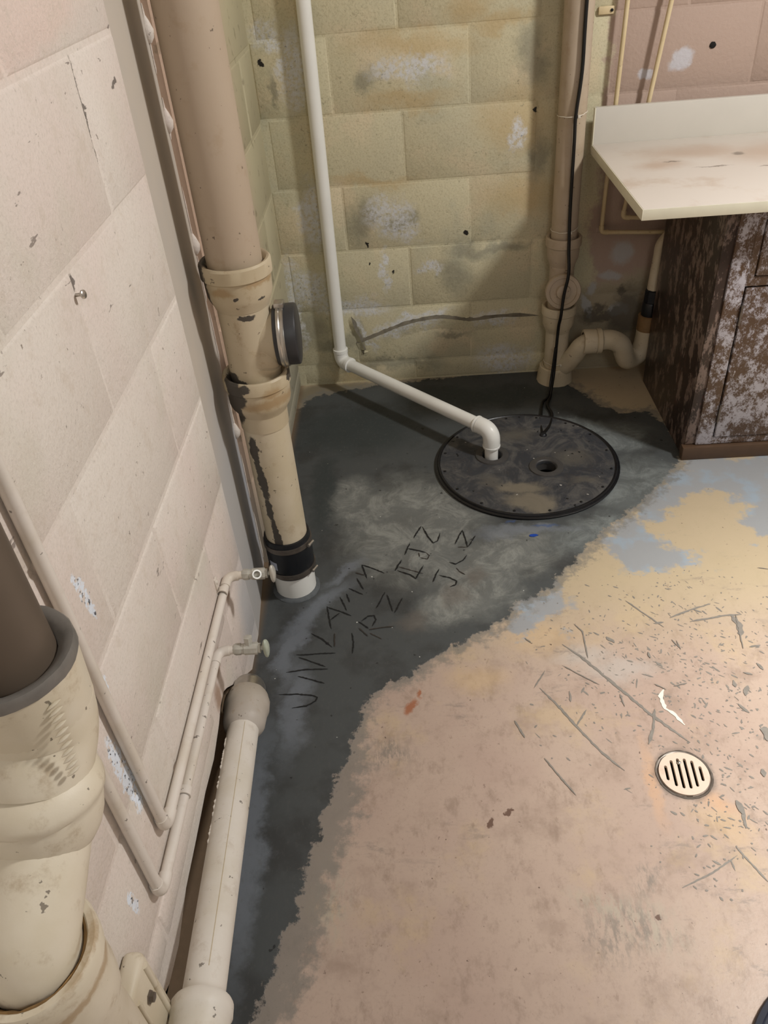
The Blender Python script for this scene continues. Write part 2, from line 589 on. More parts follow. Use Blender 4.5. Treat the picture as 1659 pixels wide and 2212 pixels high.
    m.mix(m.ramp(m.noise(7, 5, .6, off=(0, 3, 0)), 0.45, 0.65), srgb(60, 61, 60), 0.9)
    sw = m.warped((0, 1), 0.16, 7)
    swirl = m.ramp(m.noise(11, 8, 0.78, dist=0.7), 0.42, 0.64)
    m.mix(m.mathn('MULTIPLY', m.blobs(sw, [(-.03, 1.72, .26, .30, 0), (.16, 1.56, .26, .14, 20), (.10, 1.42, .18, .10, 20), (-.2, 1.85, .12, .14, 0)], (0, .6)), m.mathn('ADD', m.mathn('MULTIPLY', swirl, .6), .4)),
          srgb(142, 144, 138), 0.95)
    m.mix(m.mathn('MULTIPLY', m.blobs(sw, [(.62, 1.85, .18, .20, 0), (.50, 2.2, .3, .05, -10), (.64, 2.12, .12, .12, 0), (.45, 1.66, .16, .08, 40)], (0, .6)), m.mathn('ADD', m.mathn('MULTIPLY', swirl, .6), .4)),
          srgb(128, 134, 132), 0.85)
    m.mix(m.blobs(sw, [(-.28, 1.40, .045, .22, -38), (-.33, 1.28, .04, .2, -10), (-.31, 1.1, .05, .2, 0), (-.22, 1.55, .03, .12, -40), (-.36, .8, .04, .4, 0), (.28, 1.67, .2, .035, -4)], (0, .8)),
          srgb(124, 130, 138), 0.6)
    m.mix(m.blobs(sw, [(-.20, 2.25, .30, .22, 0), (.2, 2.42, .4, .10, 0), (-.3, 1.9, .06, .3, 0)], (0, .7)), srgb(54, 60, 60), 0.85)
    m.mix(m.blobs(sw, [(.07, 1.43, .05, .05, 0), (-.03, 1.36, .06, .05, 0), (.12, 1.5, .05, .06, 0)], (0, .8)), srgb(104, 96, 88), 0.5)
    m.mix(m.blobs(wf, [(.33, 1.695, .05, .008, 0), (.24, 1.72, .02, .006, 0)], (0, .8)), srgb(60, 84, 130), 0.6)
    fl = m.ramp(m.noise(60, 2, 0.5, off=(2, 2, 7)), 0.765, 0.775)
    m.mix(fl, srgb(196, 196, 190), 0.9)
    fl = m.ramp(m.noise(42, 2, 0.5, off=(12, 2, 7)), 0.72, 0.74)
    m.mix(fl, srgb(34, 34, 34), 0.8)
    m.mix(m.ramp(m.noise(120, 4, 0.7, stretch=(1, .5, 1)), 0.52, 0.72), srgb(88, 88, 84), 0.35)
    x = m.n('ShaderNodeMix', data_type='RGBA')
    m.l(core, x.inputs['Factor'])
    m.l(keep, x.inputs['A'])
    m.l(m.col, x.inputs['B'])
    m.col = x.outputs['Result']
    # brown strip in the chase behind the drain pipe
    s2 = m.n('ShaderNodeSeparateXYZ')
    m.l(m.pos, s2.inputs[0])
    m.mix(m.ramp(s2.outputs[0], -0.40, -0.43), srgb(120, 100, 78), 0.9)
    m.rough(m.ramp(core, 0, 1, 0.40, 0.62))
    m.bump(m.noise(55, 5, 0.65), 0.22, 0.002)
    m.bump(core, 0.5, 0.003)
    m.bump(m.noise(8, 3), 0.15, 0.004)
    return m.done()


def mat_pipe(name, c, grime=0.5, extra=(), chips=(), hub=None, pinkz=False):
    """old cream gloss paint on cast iron; extra/chips are blobs in (x, z)"""
    m = Mat(name, 0.48, spec=0.35).base(c)
    m.mix(m.ramp(m.noise(9, 4), 0.42, 0.65), tuple(x * y for x, y in zip(c[:3], (0.90, 0.88, 0.82))) + (1,), 0.8)
    if pinkz:
        s = m.n('ShaderNodeSeparateXYZ')
        m.l(m.pos, s.inputs[0])
        m.mix(m.ramp(s.outputs[2], 0.80, 0.92), srgb(176, 158, 138), 0.85)
    m.mix(m.ramp(m.noise(28, 5, 0.7, off=(3, 1, 4)), 0.54, 0.72), srgb(150, 124, 88), grime)
    m.mix(m.ramp(m.noise(70, 3, 0.6, off=(5, 5, 1)), 0.69, 0.71), srgb(70, 58, 48), 0.7)
    if extra:
        m.mix(m.blobs(m.warped((0, 2), 0.03, 30), extra, (0, .7)), srgb(152, 120, 76), 0.6)
    if chips:
        m.mix(m.blobs(m.warped((0, 2), 0.022, 60), chips, (0.05, .25)), srgb(62, 58, 54), 0.95)
    m.bump(m.noise(45, 4, 0.6), 0.2, 0.002)
    return m.done()


MAT = {}
MAT['left'] = mat_left()
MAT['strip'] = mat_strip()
MAT['far'] = mat_far_left()
MAT['back'] = mat_back()
MAT['floor'] = mat_floor()
CREAM = srgb(206, 188, 156)
MAT['stack_up'] = mat_pipe('stack_paint', srgb(178, 164, 142), 0.18, pinkz=True)
MAT['stack_low'] = mat_pipe('stack_paint_worn', srgb(202, 190, 166), 0.30,
                            chips=[(-.365, .45, .012, .05, 0), (-.360, .37, .013, .06, 4), (-.357, .29, .010, .04, 0), (-.352, .22, .010, .06, 3), (-.350, .19, .012, .03, 0)])
MAT['hub'] = mat_pipe('hub_paint', srgb(190, 176, 150), 0.45,
                      extra=[(-.31, .575, .10, .018, 0), (-.30, .60, .03, .02, 0), (-.36, .82, .03, .012, 0), (-.29, .83, .04, .008, 0)],
                      chips=[(-.375, .60, .02, .035, 20), (-.385, .56, .02, .05, 0), (-.36, .618, .02, .012, 0), (-.29, .80, .006, .004), (-.335, .81, .005, .005),
                             (-.40, .80, .012, .1, 0), (-.265, .62, .006, .02, 0), (-.38, .625, .02, .02, 0), (-.325, .765, .02, .006, 0)])
MAT['fg'] = mat_pipe('near_stack_paint', srgb(214, 204, 184), 0.45,
                     extra=[(-.30, .695, .03, .008, 0), (-.33, .655, .05, .010, 0)])
MAT['vent'] = mat_pipe('waste_paint', srgb(182, 166, 146), 0.30)
MAT['trap'] = mat_pipe('trap_paint', srgb(202, 190, 166), 0.40)
MAT['drain'] = mat_pipe('drain_paint', srgb(216, 210, 200), 0.22, chips=())
MAT['water'] = mat_pipe('water_pipe_paint', srgb(218, 210, 200), 0.12)
MAT['drain_hub'] = mat_pipe('drain_hub_paint', srgb(178, 170, 160), 0.5)
MAT['thin'] = mat_pipe('thin_pipe_paint', srgb(214, 196, 158), 0.30)
MAT['dark_pipe'] = plain('dark_brown', srgb(92, 80, 68), 0.5, 0, .05, 12)  # even dark brown for the upper pipe of the near stack
MAT['lead'] = plain('lead_joint', srgb(128, 124, 118), 0.45, 0.2, .22, 26, 0.3)
MAT['rubber'] = plain('black_rubber', srgb(26, 28, 32), 0.38, 0, .1, 30)
MAT['cap_rubber'] = plain('grey_rubber', srgb(52, 52, 53), 0.45, 0, .1, 30)
MAT['steel'] = plain('steel', srgb(190, 186, 178), 0.28, 0.9, .12, 60)
MAT['dull_steel'] = plain('dull_steel', srgb(120, 112, 104), 0.40, 0.7, .2, 60)
MAT['pvc'] = plain('white_pvc', srgb(232, 232, 226), 0.34, 0, .03, 12)
MAT['cord'] = plain('black_cord', srgb(18, 17, 16), 0.45, 0, .1, 50)
MAT['tie'] = plain('white_nylon', srgb(214, 206, 190), 0.4, 0, .05, 50)
MAT['dark'] = plain('dark_void', srgb(20, 18, 16), 0.8, 0, .2, 20)
MAT['soil'] = plain('dark_earth', srgb(96, 80, 62), 0.9, 0, .3, 30, .5)
MAT['valve'] = plain('painted_brass_valve', srgb(196, 194, 184), 0.42, 0.25, .18, 60, .2)
MAT['valve_knob'] = plain('pale_green_knob', srgb(178, 186, 170), 0.45, 0.1, .15, 60, .2)
MAT['scratch'] = plain('bare_scratch', srgb(132, 126, 118), 0.6, 0, .15, 80)
MAT['white_paint'] = plain('white_paint_drip', srgb(232, 224, 208), 0.4, 0, .02, 40)
MAT['groove'] = plain('scored_cement', srgb(26, 26, 25), 0.8, 0, .2, 120)
MAT['groove_faint'] = plain('scored_cement_faint', srgb(58, 52, 46), 0.8, 0, .2, 120)
MAT['shell'] = plain('room_paint', srgb(200, 194, 186), 0.8, 0, .08, 3)
MAT['ceiling'] = plain('ceiling_boards', srgb(186, 180, 172), 0.8, 0, .1, 4)
MAT['navy'] = plain('navy_plastic', srgb(22, 28, 44), 0.5, 0, .1, 30)
MAT['blue'] = plain('blue_paint', srgb(30, 70, 160), 0.4, 0, .05, 50)


def mat_lid():
    m = Mat('sump_lid_plastic', 0.5, spec=0.4).base(srgb(54, 56, 60))
    sw = m.noise(10, 6, 0.72, dist=1.2)
    m.mix(m.ramp(sw, 0.42, 0.66), srgb(96, 94, 90), 0.8)
    m.mix(m.ramp(m.noise(24, 5, 0.7, off=(3, 3, 3)), 0.52, 0.70), srgb(60, 58, 58), 0.6)
    w = m.warped((0, 1), 0.08, 18)
    m.mix(m.blobs(w, [(.28, 1.86, .10, .04, -8), (.30, 1.80, .09, .05, 0), (.33, 1.77, .06, .05, 0)], (0, .6)), srgb(124, 116, 100), 0.8)
    m.mix(m.blobs(w, [(.46, 2.0, .09, .07, 0), (.30, 2.14, .10, .06, 0), (.20, 1.9, .05, .05, 0), (.47, 1.88, .07, .03, 0)], (0, .8)), srgb(92, 88, 80), 0.7)
    fl = m.ramp(m.noise(46, 2, 0.5, off=(4, 4, 0)), 0.715, 0.73)
    m.mix(fl, srgb(16, 16, 18), 0.9)
    fl = m.ramp(m.noise(60, 2, 0.5, off=(9, 4, 0)), 0.75, 0.76)
    m.mix(fl, srgb(180, 176, 168), 0.8)
    m.bump(m.noise(40, 4), 0.2, 0.002)
    return m.done()


MAT['lid'] = mat_lid()
MAT['lid_rim'] = plain('lid_rim_plastic', srgb(24, 24, 26), 0.35, 0, .3, 40, .2)
MAT['flange'] = plain('lid_flange_plastic', srgb(70, 68, 66), 0.5, 0, .12, 50, .15)


def mat_counter():
    m = Mat('worn_laminate', 0.32, spec=0.4).base(srgb(222, 214, 204))
    w = m.warped((0, 1), 0.10, 8)
    m.mix(m.blobs(w, [(.80, 2.35, .24, .10, 0), (.68, 2.25, .10, .08, 0), (1.0, 2.3, .25, .15, 0)], (0, .9)), srgb(196, 172, 152), 0.8)
    m.mix(m.ramp(m.noise(7, 5, .65), 0.52, 0.7), srgb(200, 182, 164), 0.6)
    m.mix(m.blobs(m.warped((0, 1), .04, 30), [(.715, 2.27, .03, .008, 0), (.9, 2.52, .03, .006, 0), (.97, 2.53, .05, .007, 0), (.9, 2.3, .02, .02, 0), (.80, 2.20, .06, .005, 0), (.94, 2.17, .04, .006, 0)], (0, .7)), srgb(96, 80, 68), 0.7)
    return m.done()


MAT['counter'] = mat_counter()
MAT['splash'] = plain('pale_grey_laminate', srgb(206, 202, 192), 0.4, 0, .02, 10)
MAT['edge'] = plain('cream_edge_band', srgb(226, 222, 200), 0.35, 0, .04, 30)


def mat_cab(name, side=False):
    m = Mat(name, 0.38, spec=0.45).base(srgb(54, 42, 36) if side else srgb(88, 68, 52))
    if side:
        a = m.ramp(m.noise(30, 5, 0.75, stretch=(1, 1, .45)), 0.50, 0.58)
        m.mix(a, srgb(136, 118, 108), 0.75)
        a = m.ramp(m.noise(34, 5, 0.75, stretch=(1, 1, .45), off=(2, 4, 1)), 0.58, 0.66)
        m.mix(a, srgb(92, 62, 54), 0.7)
        a = m.ramp(m.noise(44, 5, 0.7, stretch=(1, 1, .4), off=(5, 1, 1)), 0.58, 0.68)
        m.mix(a, srgb(52, 48, 36), 0.8)
    else:
        a = m.ramp(m.noise(16, 8, 0.92, stretch=(1, 1, .75)), 0.475, 0.56)
        m.mix(a, srgb(190, 188, 196), 0.85)
        a = m.ramp(m.noise(50, 5, 0.8, stretch=(1, 1, .6), off=(2, 4, 1)), 0.60, 0.68)
        m.mix(m.mathn('MULTIPLY', a, m.ramp(m.noise(9, 4, off=(1, 1, 1)), 0.42, 0.55)), srgb(214, 212, 216), 0.9)
    m.bump(m.noise(60, 4, stretch=(1, 1, .4)), 0.25, 0.001)
    return m.done()


MAT['cab'] = mat_cab('weathered_cabinet_front')
MAT['cab_side'] = mat_cab('mottled_cabinet_side', True)
MAT['cab_base'] = plain('brown_plinth', srgb(88, 68, 52), 0.35, 0, .1, 30)


def mat_grate():
    m = Mat('painted_iron_grate', 0.45).base(srgb(214, 194, 176))
    m.mix(m.ramp(m.noise(30, 4), 0.5, 0.7), srgb(196, 172, 152), 0.6)
    m.bump(m.noise(90, 3), 0.15, 0.001)
    return m.done()


MAT['grate'] = mat_grate()

# ------------------------------------------------------------------ the setting: floor
CEM_PX = [(500, 2300), (540, 2212), (572, 2130), (600, 2070), (640, 1990), (652, 1900), (690, 1800), (718, 1720), (745, 1640), (778, 1560), (800, 1500),
          (840, 1478), (900, 1445), (960, 1408), (1010, 1380), (1060, 1355), (1090, 1330), (1120, 1305), (1180, 1270), (1228, 1222), (1270, 1180), (1310, 1140),
          (1350, 1110), (1400, 1068), (1465, 1000), (1475, 985), (1440, 915), (1395, 888), (1340, 892), (1290, 872), (1255, 846), (1228, 828)]
cem_poly = [tuple(on_z(p)[:2]) for p in CEM_PX] + [(.46, 2.60)] + [tuple(on_z(p)[:2]) for p in ((1000, 812), (900, 824), (820, 830), (740, 846), (700, 852), (664, 868), (642, 892))] + [(-.46, 2.36), (-.46, 1.05), (-.40, 1.0), (-.40, .2)]
BARE_PX = [[(1455, 1010), (1475, 985), (1700, 985), (1700, 1150), (1640, 1170), (1612, 1130), (1600, 1085), (1520, 1058), (1455, 1098), (1400, 1138), (1432, 1168), (1455, 1182),
            (1520, 1196), (1530, 1218), (1440, 1228), (1390, 1238), (1345, 1232), (1318, 1200), (1306, 1150), (1400, 1060)],
           [(1070, 1365), (1130, 1300), (1190, 1262), (1228, 1288), (1226, 1322), (1165, 1345), (1150, 1368), (1100, 1366)],
           [(1186, 1362), (1205, 1352), (1214, 1372), (1200, 1384)]]
bare_polys = [[tuple(on_z(p)[:2]) for p in L] for L in BARE_PX]


def sdf(poly, P):
    V = np.array(poly)
    n = len(V)
    d = np.full(len(P), 1e9)
    inside = np.zeros(len(P), bool)
    for i in range(n):
        a, b = V[i], V[(i + 1) % n]
        e = b - a
        w = P - a
        t = np.clip((w @ e) / (e @ e + 1e-12), 0, 1)
        d = np.minimum(d, np.linalg.norm(w - t[:, None] * e, axis=1))
        c = (a[1] > P[:, 1]) != (b[1] > P[:, 1])
        xi = (b[0] - a[0]) * (P[:, 1] - a[1]) / (b[1] - a[1] + 1e-12) + a[0]
        inside ^= c & (P[:, 0] < xi)
    return np.where(inside, d, -d)


FX0, FX1, FY0, FY1 = -0.56, 2.6, -1.6, 2.60
DRAIN = (0.481, 0.910)
SUMP = (0.318, 1.994)
xs = np.concatenate([np.arange(FX0, 1.2, 0.012), np.linspace(1.2, FX1, 12)])
ys = np.concatenate([np.linspace(FY0, 0.2, 14), np.arange(0.212, 2.59, 0.012), [FY1]])
gx, gy = np.meshgrid(xs, ys)
P2 = np.stack([gx.ravel(), gy.ravel()], 1)
nx, ny = len(xs), len(ys)
dr = np.hypot(P2[:, 0] - DRAIN[0], P2[:, 1] - DRAIN[1])
ds = np.hypot(P2[:, 0] - SUMP[0], P2[:, 1] - SUMP[1])
idx = np.arange(nx * ny).reshape(ny, nx)
q = np.stack([idx[:-1, :-1], idx[:-1, 1:], idx[1:, 1:], idx[1:, :-1]], -1).reshape(-1, 4)
cut = (dr[q].max(1) < 0.052) | (ds[q].max(1) < 0.258)
q = q[~cut]
me = bpy.data.meshes.new('floor')
me.from_pydata([(a, b, 0.0) for a, b in P2], [], [tuple(r) for r in q.tolist()])
for nm, val in (('cement', sdf(cem_poly, P2)), ('bare', np.max([sdf(L, P2) for L in bare_polys], axis=0))):
    at = me.attributes.new(nm, 'FLOAT', 'POINT')
    at.data.foreach_set('value', np.clip(val, -0.5, 0.5).astype(np.float32))
me.materials.append(MAT['floor'])
floor = bpy.data.objects.new('floor', me)
COL.objects.link(floor)
floor['kind'] = 'structure'
floor['label'] = 'worn beige painted concrete floor with a dark new cement patch'
WLOC['floor'] = (0, 0, 0)


# ------------------------------------------------------------------ the setting: walls
def slab(name, lo, hi, mat, label=None):
    o = MB().box(lo, hi).build(name, mat, kind='structure')
    if label:
        o['label'] = label
    return o


def block(parent, mat, axis, plane, sgn, a0, a1, z0, z1, depth=0.0035, joint=0.008):
    """one concrete block face standing proud of the mortar; axis 'x' wall runs along y, 'y' wall runs along x"""
    j = joint / 2
    a0 += j
    a1 -= j
    z0 += j
    z1 -= j
    if a1 - a0 < 0.02 or z1 - z0 < 0.02:
        return
    c = 0.0045
    d0 = plane
    d1 = plane + sgn * depth * rnd.uniform(0.75, 1.25)
    tl = rnd.uniform(-0.0006, 0.0006)
    out = [(a0, z0, d0), (a1, z0, d0), (a1, z1, d0), (a0, z1, d0)]
    inn = [(a0 + c, z0 + c, d1 + tl), (a1 - c, z0 + c, d1 - tl), (a1 - c, z1 - c, d1 - tl), (a0 + c, z1 - c, d1 + tl)]
    vs = [((d, a, z) if axis == 'x' else (a, d, z)) for a, z, d in out + inn]
    MB().add(vs, [(4, 5, 6, 7), (0, 1, 5, 4), (1, 2, 6, 5), (2, 3, 7, 6), (3, 0, 4, 7)]).build('block', mat, parent)


def courses(parent, mat, axis, plane, sgn, a_lo, a_hi, z_base, phase, z_lo, z_hi, zmax=2.4, **kw):
    k = 0
    z = z_base
    while z < z_hi - 0.02:
        z0, z1 = max(z, z_lo), min(z + 0.2033, z_hi)
        off = phase + (0.2 if k % 2 else 0.0)
        a = off + 0.4 * math.floor((a_lo - off) / 0.4)
        while a < a_hi:
            b0, b1 = max(a, a_lo), min(a + 0.4, a_hi)
            if z1 - z0 > 0.03 and b1 - b0 > 0.03:
                block(parent, mat, axis, plane, sgn, b0, b1, z0, z1, **kw)
            a += 0.4
        z += 0.2033
        k += 1


CEIL = 2.42
wall_back = slab('wall_back', (-0.75, XB, -0.02), (2.6, XB + 0.2, CEIL), MAT['back'], 'back wall of painted concrete blocks, yellow with mould and pink to the right')
courses(wall_back, MAT['back'], 'y', XB, -1, XF + 0.0, 1.35, 0.077 - 0.2033, -0.003, 0.004, 1.70, depth=0.0023, joint=0.006)

# near left wall: one slab whose lower edge is cut away along the drain pipe
edge_px = [(545, 1446), (538, 1452), (510, 1475), (490, 1486), (483, 1494), (477, 1523), (473, 1565), (462, 1640), (444, 1710), (424, 1812), (402, 1918), (386, 2042), (366, 2125), (347, 2167)]
edge = [tuple(on_x(p, XL)[1:]) for p in edge_px]
poly = [(1.335, -0.01), (edge[0][0] + .01, -0.01)] + [(a, max(b, 0.0)) for a, b in edge] + [(0.38, 0.16), (0.2, .16), (-1.6, .16), (-1.6, CEIL), (1.335, CEIL)]
b = bmesh.new()
fv = [b.verts.new((XL, y, z)) for y, z in poly]
bf = b.faces.new(fv)
bmesh.ops.triangulate(b, faces=[bf])
ext = bmesh.ops.extrude_face_region(b, geom=list(b.faces))
for v in ext['geom']:
    if isinstance(v, bmesh.types.BMVert):
        v.co.x -= 0.10
wall_left = MB().bm(b).build('wall_left', MAT['left'], kind='structure')
wall_left['label'] = 'near left wall of pink white painted concrete blocks with a cut away foot'
zb = 0.050
for k in range(-1, 12):
    z0, z1 = zb + 0.2033 * k, zb + 0.2033 * (k + 1)
    if z0 > 2.0:
        break
    off = 0.94 + (0.0 if k % 2 == 0 else 0.2)
    a = off - 0.4 * 7
    while a < 1.335:
        b0, b1 = max(a, -0.7), min(a + 0.4, 1.335)
        a += 0.4
        if b1 - b0 < 0.04:
            continue
        if k <= 0 and b1 < 1.25:
            if k == 0 and b1 > 0.3:
                block(wall_left, MAT['left'], 'x', XL, 1, b0, b1, 0.185, z1, depth=0.0024, joint=0.008)
            continue
        if k == -1:
            continue
        if k == 0 and b0 < 1.15:
            b0 = 1.15
        block(wall_left, MAT['left'], 'x', XL, 1, b0, b1, max(z0, 0.01), z1, depth=0.0024, joint=0.008)

# smooth plaster strip running up the wall behind the stack, then the far block wall set slightly proud
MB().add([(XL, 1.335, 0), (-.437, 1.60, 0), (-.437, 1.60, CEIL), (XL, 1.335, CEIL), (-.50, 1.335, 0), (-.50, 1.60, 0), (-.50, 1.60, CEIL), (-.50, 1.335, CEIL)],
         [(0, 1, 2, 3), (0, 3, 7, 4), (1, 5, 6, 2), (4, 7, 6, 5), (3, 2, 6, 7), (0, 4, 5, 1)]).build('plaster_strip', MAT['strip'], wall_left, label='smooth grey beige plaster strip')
mb = MB()
z = 0.02
while z < CEIL - .05:       # squeezed out lumps of mortar along its edge
    h = rnd.uniform(0.05, 0.20)
    r = rnd.uniform(0.0012, 0.0032)
    mb.lathe((-.4355, 1.598, z), (0, 0.02, 1), [(0, r * .3), (h * .15, r), (h * .4, r * .6), (h * .7, r * .9), (h, r * .3)], 8)
    z += h * rnd.uniform(0.9, 1.9)
for zz in (1.075, .845, .40, 1.22):
    mb.lathe((-.435, 1.597, zz), (0, 0, 1), [(0, .003), (.008, .009), (.02, .011), (.034, .006), (.042, .002)], 10)
mb.build('mortar_lumps', MAT['left'], wall_left)
wall_far = slab('wall_left_far', (-0.55, 1.60, -0.01), (XF, XB, CEIL), MAT['far'], 'far left wall strip behind the soil stack, pink turning yellow')
courses(wall_far, MAT['far'], 'x', XF, 1, 1.60, XB, 0.066 - 0.2033, 0.17, 0.004, 1.70, depth=0.0035, joint=0.010)
slab('wall_left_footing', (-0.75, -1.6, -0.02), (-0.52, 1.60, 1.0), MAT['soil'], 'dark footing behind the cut away foot of the left wall')
slab('wall_right', (2.6, -1.6, -0.02), (2.72, XB + .2, CEIL), MAT['shell'])
slab('wall_front', (-0.75, -1.72, -0.02), (2.6, -1.6, CEIL), MAT['shell'])
slab('ceiling', (-0.75, -1.72, CEIL), (2.72, XB + .2, CEIL + 0.1), MAT['ceiling'])

# ledge of old render left along the foot of the back wall
arc = [(-.205, .155), (-.16, .17), (-.1, .192), (-.04, .213), (.02, .226), (.09, .232), (.15, .223), (.20, .215), (.30, .222), (.43, .216)]
grey_render = plain('grey_render', srgb(116, 110, 96), .85, 0, .3, 40, .4)


def ledge(pts, drop=.05):
    top, skirt = MB(), MB()
    P = smooth_path([(x, 0, z) for x, z in pts], 6)
    rows = []
    n_ = len(P)
    for i, p in enumerate(P):
        tg_ = (P[min(i + 1, n_ - 1)] - P[max(i - 1, 0)]).normalized()
        nn = Vector((-tg_.z, 0, tg_.x))
        if nn.z < -.01 or (abs(nn.z) < .3 and nn.x < 0):
            nn = -nn
        e = min(1, .25 + min(i, n_ - 1 - i) / 4) * rnd.uniform(.8, 1.15)
        rows.append((p + nn * .011 * e + Vector((0, XB - .001, 0)), p + Vector((0, XB - .0105 * e, 0)), p - nn * drop + Vector((0, XB - .0005, 0))))
    for mb_, a_, b_ in ((top, 0, 1), (skirt, 1, 2)):
        mb_.add([r[k] for r in rows for k in (a_, b_)], [(2 * i, 2 * i + 1, 2 * i + 3, 2 * i + 2) for i in range(n_ - 1)], True)
    top.build('render_ledge', grey_render, wall_back, label='thin grey edge of old render')
    skirt.build('render_skirt', MAT['back'], wall_back)


ledge(arc)
ledge([(-.215, .255), (-.205, .21), (-.19, .175), (-.18, .135), (-.183, .11)], .016)

# scored writing in the cement, drawn stroke by stroke in floor coordinates
def strokes(off, k, lines):
    return [[on_z((off[0] + x * k, off[1] + y * k))[:2] for x, y in L] for L in lines]


K3, K4 = 0.18083, 0.15672
dark_lines = strokes((600, 1180), K3, [
    [(10, 1775), (240, 1770), (400, 1780), (475, 1805), (450, 1850), (340, 1910), (170, 1935)], [(240, 1555), (380, 1590), (470, 1615), (560, 1640)],
    [(100, 1510), (330, 1475), (600, 1468)], [(220, 1300), (310, 1300), (500, 1284), (690, 1278)], [(250, 1330), (400, 1380), (570, 1440)],
    [(400, 1045), (530, 1110), (590, 1160), (650, 1210)], [(590, 720), (620, 900), (640, 990)], [(590, 730), (760, 785), (880, 835)], [(630, 885), (660, 860), (740, 800)],
    [(745, 610), (825, 770)], [(820, 570), (860, 670)], [(850, 505), (1020, 580)], [(945, 385), (1025, 520)], [(1005, 225), (1065, 385)], [(1005, 225), (1130, 265), (1275, 325)],
    [(1400, 300), (1480, 170)], [(1520, 100), (1560, 0)], [(1175, 745), (1215, 680), (1280, 550)], [(1305, 580), (1375, 780)], [(1395, 800), (1490, 620)],
    [(970, 905), (1085, 985)], [(1000, 900), (1080, 840), (1150, 830), (1175, 880), (1130, 960)], [(885, 1040), (905, 1150), (893, 1285)]])
dark_lines += strokes((820, 1100), K4, [
    [(470, 405), (505, 340), (575, 235)], [(590, 245), (660, 375), (740, 470), (800, 440), (835, 330)], [(345, 635), (380, 550), (420, 470)], [(395, 545), (640, 600)],
    [(215, 855), (250, 780), (305, 705)], [(245, 850), (430, 910), (500, 960), (605, 780)], [(735, 1010), (775, 910), (820, 830)], [(820, 915), (970, 950), (1065, 995), (1050, 1045), (970, 1075)],
    [(960, 735), (1050, 760), (1150, 710), (1205, 635)], [(1040, 490), (1090, 380), (1145, 290)], [(1145, 300), (1185, 420), (1215, 530)], [(1225, 520), (1320, 370)]])
faint_lines = strokes((600, 1180), K3, [[(680, 1045), (680, 1205)], [(930, 320), (1040, 350)], [(1090, 1000), (1250, 975), (1390, 960)], [(970, 980), (1080, 1080)], [(1100, 1040), (1240, 1110)]])
faint_lines += strokes((820, 1100), K4, [[(640, 600), (685, 640), (660, 690), (560, 670)], [(260, 795), (600, 890)], [(1055, 810), (1100, 860), (1180, 905)], [(1075, 525), (1210, 525)], [(540, 600), (550, 660)]])
for L in dark_lines:
    MB().ribbon(L, 0.0036, 0.0008, .45, .004).build('scored_stroke', MAT['groove'], floor)
for L in faint_lines:
    MB().ribbon(L, 0.0030, 0.0008, .45, .004).build('scored_stroke', MAT['groove_faint'], floor)

# scratches in the paint
KS = 0.337
scr = [([(340, 570), (460, 650), (740, 880), (920, 1030), (1160, 1200)], 15), ([(195, 850), (300, 950), (430, 1095), (600, 1270), (740, 1380)], 12), ([(430, 1095), (495, 990)], 9),
       ([(745, 290), (860, 370), (990, 460)], 9), ([(1030, 400), (1160, 350), (1290, 310)], 11), ([(1160, 425), (1380, 385), (1490, 378)], 12), ([(1425, 385), (1480, 450), (1482, 515)], 30),
       ([(1180, 345), (1235, 365)], 12), ([(620, 522), (675, 560)], 18), ([(1540, 588), (1610, 575)], 14), ([(1465, 950), (1540, 1010)], 16), ([(932, 985), (925, 1100), (895, 1210)], 14),
       ([(385, 870), (395, 940)], 10), ([(1435, 800), (1450, 845)], 18), ([(1528, 835), (1515, 900)], 22), ([(1500, 750), (1560, 765)], 12), ([(1585, 690), (1630, 735)], 16),
       ([(35, 1060), (100, 1170)], 10), ([(225, 1300), (300, 1390), (430, 1540)], 8), ([(230, 740), (160, 850)], 7), ([(415, 440), (470, 490), (505, 660)], 7), ([(710, 890), (740, 970)], 8),
       ([(1455, 1570), (1500, 1660)], 22), ([(1040, 540), (1100, 600)], 7), ([(340, 705), (450, 765), (580, 830)], 6), ([(1640, 1100), (1655, 1190)], 40), ([(1620, 1370), (1635, 1420)], 24),
       ([(1590, 80), (1670, 90)], 6), ([(100, 530), (145, 565)], 7), ([(1070, 545), (1100, 605)], 6), ([(930, 825), (1010, 862)], 6), ([(1055, 840), (1140, 820)], 7),
       ([(1450, 380), (1500, 600)], 7), ([(890, 620), (905, 660)], 14), ([(935, 680), (975, 705)], 14), ([(850, 760), (925, 780)], 9), ([(820, 790), (815, 850)], 8), ([(925, 435), (990, 428)], 12)]
for L, wpx in scr:
    MB().ribbon(strokes((1100, 1200), KS, [L])[0], wpx * KS * 1.35 / 1100.0, 0.0006, .45).build('scratch', MAT['scratch'], floor)
for L, w in (([(1593, 1848), (1540, 1885), (1474, 1918)], .003), ([(1590, 1830), (1659, 1905)], .003), ([(1600, 1735), (1612, 1790)], .006)):
    MB().ribbon([on_z(p)[:2] for p in L], w, 0.0006, .4).build('scratch', MAT['scratch'], floor)
for L in strokes((1100, 1200), KS, [[(990, 860), (968, 905), (1000, 980), (1060, 1020), (1125, 1088)]]):
    MB().ribbon(L, 0.0075, 0.0007, .5).build('white_paint_line', MAT['white_paint'], floor)
mb = MB()
chip_z = 0.0003
